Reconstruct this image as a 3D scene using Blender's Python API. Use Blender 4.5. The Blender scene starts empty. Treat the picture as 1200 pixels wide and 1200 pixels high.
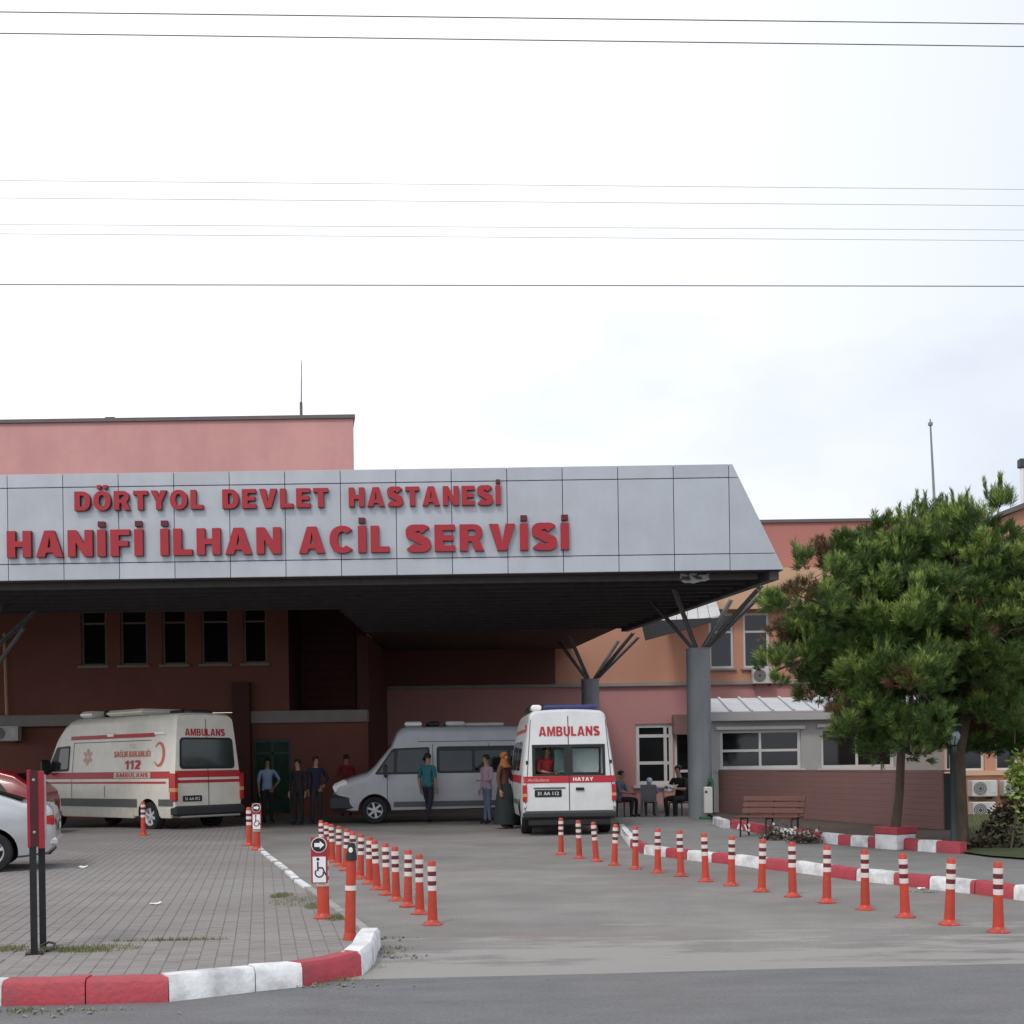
import bpy, bmesh, math, random
import numpy as np
from mathutils import Vector, Matrix, Euler
random.seed(7); rng = np.random.default_rng(11)
S = bpy.context.scene
COL = S.collection
R = math.radians
PI = math.pi

# ------------------------------------------------------------------ camera
F_PX, PX, PY, CAM_H, ROLL = 1450.0, 600.0, 895.0, 1.5, R(0.85)
cam_d = bpy.data.cameras.new('camera'); cam = bpy.data.objects.new('camera', cam_d); COL.objects.link(cam)
cam_d.sensor_width = 36; cam_d.lens = F_PX/1200*36; cam_d.shift_y = (PY-600)/1200
cam_d.clip_start = 0.1; cam_d.clip_end = 3000
cam.matrix_world = Matrix.Translation((0, 0, CAM_H)) @ Matrix.Rotation(R(90), 4, 'X') @ Matrix.Rotation(-ROLL, 4, 'Z')
S.camera = cam
S.render.resolution_x = S.render.resolution_y = 1024
S.view_settings.view_transform = 'Standard'; S.view_settings.look = 'None'
S.view_settings.exposure = 0.15; S.view_settings.gamma = 1.0; S.view_settings.use_curve_mapping = False

# ------------------------------------------------------------------ sky and sun (bright overcast)
SUN_EL, SUN_AZ = R(52), R(205)          # azimuth from +Y clockwise: behind the camera, to the left
world = bpy.data.worlds.new('World'); S.world = world; world.use_nodes = True
nt = world.node_tree; N, Lk = nt.nodes, nt.links; N.clear()
out = N.new('ShaderNodeOutputWorld'); bg = N.new('ShaderNodeBackground'); bg.inputs[1].default_value = 0.1
sky = N.new('ShaderNodeTexSky'); sky.sky_type = 'NISHITA'; sky.sun_disc = False
sky.sun_elevation = SUN_EL; sky.sun_rotation = SUN_AZ
tc = N.new('ShaderNodeTexCoord'); mp = N.new('ShaderNodeMapping'); mp.inputs['Scale'].default_value = (1.6, 1.6, 3.2)
mp.inputs['Location'].default_value = (3.15, 0.4, 0.3)
n1 = N.new('ShaderNodeTexNoise'); n1.inputs['Scale'].default_value = 1.5; n1.inputs['Detail'].default_value = 6; n1.inputs['Roughness'].default_value = 0.5
cr = N.new('ShaderNodeValToRGB'); cr.color_ramp.elements[0].position = 0.33; cr.color_ramp.elements[0].color = (7.9, 8.35, 9.2, 1)
cr.color_ramp.elements[1].position = 0.52; cr.color_ramp.elements[1].color = (10.3, 10.4, 10.6, 1)
# broad brightness of the thin cloud: brighter towards the sun's side of the sky
dotn = N.new('ShaderNodeVectorMath'); dotn.operation = 'DOT_PRODUCT'; dotn.inputs[1].default_value = (-0.95, 0.1, 0.10)
mr = N.new('ShaderNodeMapRange'); mr.inputs['From Min'].default_value = -0.30; mr.inputs['From Max'].default_value = 0.22
mr.inputs['To Min'].default_value = 0.0; mr.inputs['To Max'].default_value = 1.0
tint = N.new('ShaderNodeMixRGB'); tint.inputs[1].default_value = (.76,.80,.865,1); tint.inputs[2].default_value = (1.10,1.10,1.10,1)
mulc = N.new('ShaderNodeMixRGB'); mulc.blend_type = 'MULTIPLY'; mulc.inputs[0].default_value = 1.0
mixs = N.new('ShaderNodeMixRGB'); mixs.inputs[0].default_value = 0.93
Lk.new(tc.outputs['Generated'], mp.inputs[0]); Lk.new(mp.outputs[0], n1.inputs['Vector']); Lk.new(n1.outputs['Fac'], cr.inputs[0])
Lk.new(tc.outputs['Generated'], dotn.inputs[0]); Lk.new(dotn.outputs['Value'], mr.inputs[0])
Lk.new(cr.outputs[0], mulc.inputs[1]); Lk.new(mr.outputs[0], tint.inputs[0]); Lk.new(tint.outputs[0], mulc.inputs[2])
Lk.new(sky.outputs[0], mixs.inputs[1]); Lk.new(mulc.outputs[0], mixs.inputs[2])
Lk.new(mixs.outputs[0], bg.inputs[0]); Lk.new(bg.outputs[0], out.inputs[0])
sd = bpy.data.lights.new('sun', 'SUN'); sd.energy = 1.05; sd.angle = R(11); sd.color = (1.0, 0.96, 0.9)
sun = bpy.data.objects.new('sun', sd); COL.objects.link(sun)
sdir = Vector((math.sin(SUN_AZ)*math.cos(SUN_EL), math.cos(SUN_AZ)*math.cos(SUN_EL), math.sin(SUN_EL)))
sun.rotation_euler = sdir.to_track_quat('Z', 'Y').to_euler(); sun.location = (0, 0, 60)

# ------------------------------------------------------------------ surveying helpers
CR, SR = math.cos(ROLL), math.sin(ROLL)
def unroll(x, y):
    u, v = x-PX, PY-y
    return u*CR+v*SR, -u*SR+v*CR
def W3(x, y, D):
    u, v = unroll(x, y); return Vector((u*D/F_PX, D, CAM_H+v*D/F_PX))
def G(x, y, z=0.0):
    u, v = unroll(x, y); D = (CAM_H-z)*F_PX/(-v); return Vector((u*D/F_PX, D, z))
def XD(x, D): return W3(x, PY, D).x
def ZD(x, y, D): return W3(x, y, D).z

# ------------------------------------------------------------------ materials
MATS = {}
def mat(name, col, rough=0.6, var=0.12, scale=6.0, bump=0.0, bscale=60.0, metal=0.0, spec=0.5, coat=0.0, col2=None, rand=0.0, emit=None, stretch=None, dirt=None, speck=0.0):
    if name in MATS: return MATS[name]
    m = bpy.data.materials.new(name); m.use_nodes = True; t = m.node_tree; n, l = t.nodes, t.links
    p = n['Principled BSDF']
    p.inputs['Roughness'].default_value = rough; p.inputs['Metallic'].default_value = metal
    p.inputs['Specular IOR Level'].default_value = spec
    if coat: p.inputs['Coat Weight'].default_value = coat; p.inputs['Coat Roughness'].default_value = 0.08
    c = tuple(col)+(1,)
    co = n.new('ShaderNodeTexCoord'); src = co.outputs['Object']
    if stretch:
        mpn = n.new('ShaderNodeMapping'); mpn.inputs['Scale'].default_value = stretch; l.new(src, mpn.inputs[0]); src = mpn.outputs[0]
    nz = n.new('ShaderNodeTexNoise'); nz.inputs['Scale'].default_value = scale; nz.inputs['Detail'].default_value = 5; nz.inputs['Roughness'].default_value = 0.6
    l.new(src, nz.inputs['Vector'])
    ra = n.new('ShaderNodeValToRGB')
    k = 1-var; k2 = 1+var
    ra.color_ramp.elements[0].position = 0.32; ra.color_ramp.elements[1].position = 0.68
    if col2 is None:
        ra.color_ramp.elements[0].color = (c[0]*k, c[1]*k, c[2]*k, 1); ra.color_ramp.elements[1].color = (min(1, c[0]*k2), min(1, c[1]*k2), min(1, c[2]*k2), 1)
    else:
        ra.color_ramp.elements[0].color = tuple(col2)+(1,); ra.color_ramp.elements[1].color = c
    l.new(nz.outputs['Fac'], ra.inputs[0]); o = ra.outputs[0]
    if dirt:                                       # large stains: (scale, colour, amount)
        nd = n.new('ShaderNodeTexNoise'); nd.inputs['Scale'].default_value = dirt[0]; nd.inputs['Detail'].default_value = 7; nd.inputs['Roughness'].default_value = 0.65
        if stretch: l.new(co.outputs['Object'], nd.inputs['Vector'])
        else: l.new(src, nd.inputs['Vector'])
        rd = n.new('ShaderNodeMapRange'); rd.inputs['From Min'].default_value = 0.42; rd.inputs['From Max'].default_value = 0.72; rd.inputs['To Max'].default_value = dirt[2]
        l.new(nd.outputs['Fac'], rd.inputs[0])
        mx = n.new('ShaderNodeMixRGB'); mx.inputs[2].default_value = tuple(dirt[1])+(1,); l.new(rd.outputs[0], mx.inputs[0]); l.new(o, mx.inputs[1]); o = mx.outputs[0]
    if speck:
        ns = n.new('ShaderNodeTexNoise'); ns.inputs['Scale'].default_value = 42; ns.inputs['Detail'].default_value = 6; ns.inputs['Roughness'].default_value = .85; l.new(co.outputs['Object'], ns.inputs['Vector'])
        rs = n.new('ShaderNodeMapRange'); rs.inputs['From Min'].default_value = .3; rs.inputs['From Max'].default_value = .7; rs.inputs['To Min'].default_value = 1-speck; rs.inputs['To Max'].default_value = 1+speck; l.new(ns.outputs['Fac'], rs.inputs[0])
        ms = n.new('ShaderNodeMixRGB'); ms.blend_type = 'MULTIPLY'; ms.inputs[0].default_value = 1; l.new(o, ms.inputs[1]); l.new(rs.outputs[0], ms.inputs[2]); o = ms.outputs[0]
    if rand:
        oi = n.new('ShaderNodeObjectInfo'); mr_ = n.new('ShaderNodeMapRange'); mr_.inputs['To Min'].default_value = 1-rand; mr_.inputs['To Max'].default_value = 1+rand
        l.new(oi.outputs['Random'], mr_.inputs[0]); mm = n.new('ShaderNodeMixRGB'); mm.blend_type = 'MULTIPLY'; mm.inputs[0].default_value = 1
        l.new(o, mm.inputs[1]); l.new(mr_.outputs[0], mm.inputs[2]); o = mm.outputs[0]
    l.new(o, p.inputs['Base Color'])
    if bump:
        nb = n.new('ShaderNodeTexNoise'); nb.inputs['Scale'].default_value = bscale; nb.inputs['Detail'].default_value = 4
        l.new(src, nb.inputs['Vector']); b = n.new('ShaderNodeBump'); b.inputs['Strength'].default_value = bump; b.inputs['Distance'].default_value = 0.02
        l.new(nb.outputs['Fac'], b.inputs['Height']); l.new(b.outputs[0], p.inputs['Normal'])
    if emit: p.inputs['Emission Color'].default_value = tuple(emit[0])+(1,); p.inputs['Emission Strength'].default_value = emit[1]
    MATS[name] = m; return m
M = dict(
 asphalt=mat('asphalt', (.148,.148,.154), .9, .14, 3, .5, 90, dirt=(.35, (.18,.172,.165), .6), stretch=(.5,1.3,1), speck=.30),
 drive=mat('drive_concrete', (.238,.227,.214), .9, .12, 1.4, .5, 70, dirt=(.34, (.150,.139,.135), 1.0), stretch=(.75,1.1,1), speck=.34),
 platform=mat('pavement_concrete', (.20,.197,.192), .9, .12, 2, .3, 60, dirt=(.4, (.15,.143,.138), .6), speck=.2),
 dust=mat('dust', (.27,.255,.235), .95, .14, 5, .2, 80),
 soil=mat('soil', (.07,.05,.04), .95, .3, 8, .6, 30),
 paver=mat('paver_concrete', (.255,.236,.226), .88, .08, .8, .3, 45, rand=.09, dirt=(.3, (.19,.155,.15), .8), stretch=(.5,1.6,1)),
 joint=mat('paver_joint', (.185,.168,.16), .95, .3, 20, .3),
 kred=mat('kerb_red_paint', (.42,.045,.065), .55, .12, 7, .35, 25, dirt=(5, (.20,.06,.06), .55)),
 kwhite=mat('kerb_white_paint', (.80,.80,.80), .6, .07, 7, .35, 25, dirt=(3.2, (.25,.25,.27), .85)),
 concrete=mat('raw_concrete', (.30,.29,.28), .9, .15, 5, .4, 40),
 orange=mat('bollard_orange', (.54,.050,.022), .42, .1, 9, rand=.10, dirt=(16, (.30,.06,.04), .75)),
 band=mat('reflective_white', (.78,.68,.64), .4, .06, 20, dirt=(20, (.45,.33,.3), .4)),
 darkband=mat('dark_red_band', (.14,.016,.020), .45, .1, 12),
 black=mat('black_plastic', (.012,.012,.013), .5, .3, 10),
 rubber=mat('tyre_rubber', (.016,.016,.017), .85, .3, 12, .3),
 blackmetal=mat('black_painted_metal', (.012,.013,.016), .38, .3, 12),
 signred=mat('sign_red', (.33,.018,.035), .42, .1, 6),
 signdark=mat('sign_dark_red', (.07,.006,.012), .45, .1, 6),
 steel=mat('steel', (.45,.46,.48), .35, .1, 10, metal=.85),
 silver=mat('silver_car_paint', (.50,.51,.53), .32, .04, 4, metal=.35, coat=.6),
 redcar=mat('red_car_paint', (.22,.010,.016), .3, .05, 4, coat=.6),
 vanwhite=mat('van_white_paint', (.74,.75,.76), .34, .04, 2, coat=.35, dirt=(2.2, (.58,.56,.52), .5)),
 vancream=mat('van_ivory_paint', (.74,.71,.62), .34, .04, 2, coat=.35, dirt=(2.2, (.55,.52,.45), .5)),
 vanshade=mat('minibus_white_shaded', (.43,.445,.475), .34, .04, 2, coat=.3, dirt=(2.2, (.34,.34,.34), .5)),  # white van paint greyed, deep canopy shade put into the colour
 bumper=mat('dark_bumper', (.028,.029,.032), .6, .12, 8),
 moulding=mat('side_moulding', (.10,.105,.10), .6, .1, 8),
 skirt=mat('skirt_ivory', (.60,.58,.50), .5, .08, 6),
 glass=mat('dark_glass', (.008,.011,.012), .05, .2, 3, spec=.6),
 glassteal=mat('tinted_green_glass', (.022,.034,.032), .08, .2, 3, spec=.6),
 seam=mat('seam_shadow_gap', (.03,.03,.03), .8),
 vred=mat('livery_red', (.46,.02,.03), .4, .06, 6),
 vorange=mat('livery_orange_red', (.60,.13,.07), .4, .06, 6),
 vpale=mat('livery_pale_red', (.66,.38,.32), .4, .06, 6),
 white=mat('white_print', (.82,.82,.82), .45, .04, 6),
 lampred=mat('tail_lamp_red', (.45,.012,.012), .15, .1, 30, coat=.5),
 lampwhite=mat('clear_lamp', (.80,.80,.76), .15, .08, 40, coat=.5),
 lampamber=mat('amber_lamp', (.65,.30,.12), .2, .1, 30, coat=.5),
 blue=mat('blue_beacon', (.012,.02,.14), .2, .1, 20, coat=.5),
 rim=mat('wheel_rim', (.55,.56,.58), .38, .08, 10, metal=.25),
 panel=mat('composite_panel', (.47,.495,.54), .36, .03, 1.2, metal=.15, rand=.045, dirt=(1.3, (.38,.40,.44), .6), stretch=(2.5,2.5,.35), bump=.05, bscale=1.5),
 panelside=mat('composite_side', (.44,.46,.50), .4, .04, 1.2, metal=.15),
 frame=mat('canopy_backing', (.11,.11,.12), .7),
 lface=mat('letter_red_face', (.38,.010,.022), .35, .06, 4),
 lside=mat('letter_dark_return', (.11,.008,.016), .5, .1, 4),
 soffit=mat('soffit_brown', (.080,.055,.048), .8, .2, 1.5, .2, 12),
 purlin=mat('truss_steel', (.05,.046,.046), .6, .2, 5),
 column=mat('column_grey_paint', (.225,.245,.262), .40, .08, 2, dirt=(1.2, (.15,.16,.17), .5), stretch=(3,3,.5)),
 strut=mat('strut_steel', (.10,.10,.105), .5, .15, 6),
 walld=mat('wall_pink_shaded', (.235,.088,.060), .85, .06, .6, .2, 50, dirt=(.5, (.17,.062,.048), .7), stretch=(1.3,1.3,.5)),  # left wing colour darkened to carry the shade under the canopy
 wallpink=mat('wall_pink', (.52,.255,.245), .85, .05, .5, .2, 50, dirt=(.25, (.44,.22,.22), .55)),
 towerpink=mat('tower_pink', (.64,.335,.315), .85, .05, .5, .2, 50, dirt=(.6, (.53,.27,.265), .7), stretch=(1.4,1.4,.3)),
 wallorange=mat('wall_orange', (.53,.262,.175), .85, .06, .6, .2, 50, dirt=(.5, (.46,.225,.15), .6), stretch=(1.4,1.4,.4)),
 wallpeach=mat('wall_peach', (.58,.37,.235), .85, .05, .6, .2, 50),
 wallred=mat('wall_terracotta', (.45,.185,.155), .85, .05, .6, .2, 50),
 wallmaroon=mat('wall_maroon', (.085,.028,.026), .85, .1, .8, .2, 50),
 lintel=mat('lintel_concrete', (.30,.28,.26), .85, .1, 2, .2, 40),
 coping=mat('coping_metal', (.13,.11,.105), .5, .1, 4),
 winframe=mat('white_window_frame', (.62,.61,.59), .45, .05, 8),
 grey=mat('annex_grey_render', (.40,.395,.39), .85, .06, 1, .2, 50, dirt=(.6, (.32,.31,.30), .5)),
 sheet=mat('white_sheet_roof', (.56,.58,.60), .45, .06, 2, dirt=(1.5, (.40,.40,.40), .7)),
 clad=mat('brown_cladding', (.215,.118,.104), .75, .08, 1.5, .2, 30, rand=.02, dirt=(.8, (.17,.095,.085), .6)),
 acwhite=mat('ac_white', (.58,.57,.54), .5, .06, 8, dirt=(5, (.42,.40,.36), .5)),
 acdark=mat('ac_fan_dark', (.05,.055,.065), .6),
 wood=mat('bench_wood', (.115,.040,.022), .55, .25, 4, .2, 40, stretch=(1,12,12)),
 green=mat('bin_green', (.025,.13,.055), .5, .12, 8),
 lampgreen=mat('lamp_post_green', (.012,.028,.028), .4, .2, 10),
 lampglass=mat('lantern_glass', (.30,.36,.38), .12, .15, 12, coat=.4),
 bark=mat('pine_bark', (.10,.072,.052), .95, .35, 6, .9, 22, stretch=(1,1,.35)),
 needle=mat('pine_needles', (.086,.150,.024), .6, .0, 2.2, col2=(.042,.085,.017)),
 needlelit=mat('pine_candles_lit', (.29,.375,.082), .6, .0, 3, col2=(.165,.25,.05)),  # pale candle green, also painted light on the clumps' upper tufts
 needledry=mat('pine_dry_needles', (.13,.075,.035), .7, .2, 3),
 leaf=mat('shrub_leaf', (.055,.085,.025), .6, .0, 3, col2=(.03,.05,.016)),
 leafbrown=mat('shrub_dark_leaf', (.05,.04,.022), .6, .3, 3),
 grass=mat('grass', (.20,.215,.08), .8, .0, 3, col2=(.13,.135,.06)),
 lawn=mat('lawn_turf', (.065,.085,.026), .95, .0, 4, .6, 60, col2=(.045,.055,.022)),
 wire=mat('wire_black', (.02,.02,.022), .6),
 wiregrey=mat('wire_grey', (.25,.25,.27), .6), wirepale=mat('wire_pale', (.48,.48,.50), .6),
 skin=mat('skin', (.36,.20,.135), .55, .06, 14),
 hair=mat('hair', (.015,.011,.009), .6, .2, 30),
 paper=mat('paper', (.75,.75,.73), .7, .05, 9),
 cloth=mat('torn_grey_membrane', (.36,.36,.34), .8, .1, 4),
)

# sediment spread over the drive where it meets the road
_m = M['drive']; _t = _m.node_tree; _n, _l = _t.nodes, _t.links; _p = _n['Principled BSDF']; _src = _p.inputs['Base Color'].links[0].from_socket
_co = _n.new('ShaderNodeTexCoord'); _sx = _n.new('ShaderNodeSeparateXYZ'); _l.new(_co.outputs['Object'], _sx.inputs[0])
_nz = _n.new('ShaderNodeTexNoise'); _nz.inputs['Scale'].default_value = 1.1; _nz.inputs['Detail'].default_value = 8; _nz.inputs['Roughness'].default_value = .7
_mp = _n.new('ShaderNodeMapping'); _mp.inputs['Scale'].default_value = (.45, 1.6, 1); _l.new(_co.outputs['Object'], _mp.inputs[0]); _l.new(_mp.outputs[0], _nz.inputs['Vector'])
_r1 = _n.new('ShaderNodeMapRange'); _r1.inputs['From Min'].default_value = 13.0; _r1.inputs['From Max'].default_value = 8.7; _r1.inputs['To Min'].default_value = -.22; _r1.inputs['To Max'].default_value = .16
_l.new(_sx.outputs['Y'], _r1.inputs[0]); _ad = _n.new('ShaderNodeMath'); _ad.operation = 'ADD'; _l.new(_nz.outputs['Fac'], _ad.inputs[0]); _l.new(_r1.outputs[0], _ad.inputs[1])
_r2 = _n.new('ShaderNodeMapRange'); _r2.inputs['From Min'].default_value = .50; _r2.inputs['From Max'].default_value = .575; _r2.inputs['To Max'].default_value = .75; _l.new(_ad.outputs[0], _r2.inputs[0])
_nr = _n.new('ShaderNodeTexNoise'); _nr.inputs['Scale'].default_value = .55; _nr.inputs['Detail'].default_value = 6; _l.new(_mp.outputs[0], _nr.inputs['Vector'])
_r3 = _n.new('ShaderNodeMapRange'); _r3.inputs['From Min'].default_value = .52; _r3.inputs['From Max'].default_value = .70; _r3.inputs['To Max'].default_value = .7; _l.new(_nr.outputs['Fac'], _r3.inputs[0])
_mr = _n.new('ShaderNodeMixRGB'); _mr.inputs[2].default_value = (.21,.165,.150,1); _l.new(_r3.outputs[0], _mr.inputs[0]); _l.new(_src, _mr.inputs[1]); _src = _mr.outputs[0]
_mx = _n.new('ShaderNodeMixRGB'); _mx.inputs[2].default_value = (.315,.305,.288,1); _l.new(_r2.outputs[0], _mx.inputs[0]); _l.new(_src, _mx.inputs[1]); _l.new(_mx.outputs[0], _p.inputs['Base Color'])

# ------------------------------------------------------------------ object helpers
def thing(name, label, cat, loc=(0,0,0), rz=0.0, group=None):
    o = bpy.data.objects.new(name, None); COL.objects.link(o); o.empty_display_size = .2
    o.location = loc; o.rotation_euler = (0, 0, rz); o['label'] = label; o['category'] = cat
    if group: o['group'] = group
    return o
def tag(o, label, cat, group=None):
    o['label'] = label; o['category'] = cat
    if group: o['group'] = group
    return o
def structure(o): o['kind'] = 'structure'; return o
def stuff(o): o['kind'] = 'stuff'; return o
def link(name, me, parent=None, loc=None, rot=None):
    o = bpy.data.objects.new(name, me); COL.objects.link(o)
    if parent: o.parent = parent
    if loc is not None: o.location = loc
    if rot is not None: o.rotation_euler = rot
    return o
def dup(root, loc, rz=0.0, label=None, scale=None):
    r = root.copy(); COL.objects.link(r); r.location = loc; r.rotation_euler = (0, 0, rz)
    if label: r['label'] = label
    if scale: r.scale = (scale,)*3
    for ch in list(root.children):
        c = ch.copy(); COL.objects.link(c); c.parent = r
        for g in list(ch.children):
            d = g.copy(); COL.objects.link(d); d.parent = c
    return r
class MB:
    def __init__(s): s.v = []; s.f = []; s.m = []; s.mi = 0
    def add(s, vs, fs):
        b = len(s.v); s.v += [tuple(p) for p in vs]
        for f in fs: s.f.append(tuple(i+b for i in f)); s.m.append(s.mi)
        return s
    def box(s, c, d, rot=None, ch=0.0):
        x, y, z = d[0]/2, d[1]/2, d[2]/2
        if ch > 0:
            k = ch; P = []
            for (zz, i) in ((-z, k), (-z+k, 0), (z-k, 0), (z, k)):
                a, b = x-i, y-i
                P += [(-a,-b,zz), (a,-b,zz), (a,b,zz), (-a,b,zz)]
            Fq = [(3,2,1,0), (12,13,14,15)]
            for r_ in range(3):
                for q in range(4): Fq.append((r_*4+q, r_*4+(q+1)%4, r_*4+4+(q+1)%4, r_*4+4+q))
        else:
            P = [(-x,-y,-z),(x,-y,-z),(x,y,-z),(-x,y,-z),(-x,-y,z),(x,-y,z),(x,y,z),(-x,y,z)]
            Fq = [(3,2,1,0),(4,5,6,7),(0,1,5,4),(1,2,6,5),(2,3,7,6),(3,0,4,7)]
        c = Vector(c)
        if rot is not None:
            m = rot if isinstance(rot, Matrix) else Euler(rot).to_matrix()
            P = [m @ Vector(p)+c for p in P]
        else: P = [Vector(p)+c for p in P]
        return s.add(P, Fq)
    def span(s, a, b, ch=0.0):
        return s.box([(a[i]+b[i])/2 for i in range(3)], [abs(b[i]-a[i]) for i in range(3)], None, ch)
    def tube(s, p0, p1, r0, r1=None, n=10, caps=True):
        r1 = r0 if r1 is None else r1; p0, p1 = Vector(p0), Vector(p1); d = (p1-p0).normalized()
        a = d.orthogonal().normalized(); b = d.cross(a); P = []
        for (p, r) in ((p0, r0), (p1, r1)):
            for i in range(n):
                t = 2*PI*i/n; P.append(p+a*(r*math.cos(t))+b*(r*math.sin(t)))
        Fq = [(i, (i+1)%n, n+(i+1)%n, n+i) for i in range(n)]
        if caps: Fq += [tuple(range(n-1,-1,-1)), tuple(range(n, 2*n))]
        return s.add(P, Fq)
    def path(s, pts, radii, n=8):
        pts = [Vector(p) for p in pts]; b0 = len(s.v); ref = None
        for i, p in enumerate(pts):
            d = (pts[min(i+1, len(pts)-1)]-pts[max(i-1, 0)]).normalized()
            if ref is None: ref = d.orthogonal().normalized()
            a = (ref-d*ref.dot(d)).normalized(); ref = a; b = d.cross(a); r = radii[i] if hasattr(radii, '__len__') else radii
            s.v += [tuple(p+a*(r*math.cos(2*PI*k/n))+b*(r*math.sin(2*PI*k/n))) for k in range(n)]
        for i in range(len(pts)-1):
            for k in range(n):
                s.f.append((b0+i*n+k, b0+i*n+(k+1)%n, b0+(i+1)*n+(k+1)%n, b0+(i+1)*n+k)); s.m.append(s.mi)
        s.f.append(tuple(b0+k for k in range(n-1,-1,-1))); s.m.append(s.mi)
        e = b0+(len(pts)-1)*n; s.f.append(tuple(e+k for k in range(n))); s.m.append(s.mi)
        return s
    def lathe(s, prof, n=16, c=(0,0,0), axis='Z', caps=True):
        P = []; c = Vector(c)
        for (r, z) in prof:
            for i in range(n):
                t = 2*PI*i/n; q = (r*math.cos(t), r*math.sin(t), z)
                if axis == 'Y': q = (q[0], q[2], -q[1])
                if axis == 'X': q = (q[2], q[0], q[1])
                P.append(Vector(q)+c)
        k = len(prof); Fq = [(j*n+i, j*n+(i+1)%n, (j+1)*n+(i+1)%n, (j+1)*n+i) for j in range(k-1) for i in range(n)]
        if caps and prof[0][0] > 1e-6: Fq.append(tuple(range(n-1,-1,-1)))
        if caps and prof[-1][0] > 1e-6: Fq.append(tuple(range((k-1)*n, k*n)))
        return s.add(P, Fq)
    def prism(s, poly, axis, a, b):
        """polygon in the plane across axis, from a to b"""
        n = len(poly)
        def q(p, t): return {'X': (t, p[0], p[1]), 'Y': (p[0], t, p[1]), 'Z': (p[0], p[1], t)}[axis]
        return s.add([q(p, a) for p in poly]+[q(p, b) for p in poly],
                     [tuple(range(n-1,-1,-1)), tuple(range(n, 2*n))]+[(i, (i+1)%n, n+(i+1)%n, n+i) for i in range(n)])
    def mesh(s, name, mats, smooth=None, fix=True):
        me = bpy.data.meshes.new(name); me.from_pydata(s.v, [], s.f)
        mats = mats if isinstance(mats, (list, tuple)) else [mats]
        for m in mats: me.materials.append(m)
        if any(s.m): me.polygons.foreach_set('material_index', s.m)
        if fix:
            bm = bmesh.new(); bm.from_mesh(me); bmesh.ops.recalc_face_normals(bm, faces=bm.faces); bm.to_mesh(me); bm.free()
        if smooth is not None:
            me.polygons.foreach_set('use_smooth', [True]*len(me.polygons)); me.set_sharp_from_angle(angle=R(smooth))
        me.update(); return me
    def build(s, name, mats, parent=None, smooth=None, world=False, loc=None, rot=None, fix=True):
        if world and parent is not None:
            inv = (Matrix.Translation(parent.location) @ parent.rotation_euler.to_matrix().to_4x4()).inverted()
            s.v = [tuple(inv @ Vector(p)) for p in s.v]
        return link(name, s.mesh(name, mats, smooth, fix), parent, loc, rot)
def poly_sheet(name, pts, z, m, parent=None):
    return MB().add([(p[0], p[1], z) for p in pts], [tuple(range(len(pts)))]).build(name, m, parent)

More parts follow.
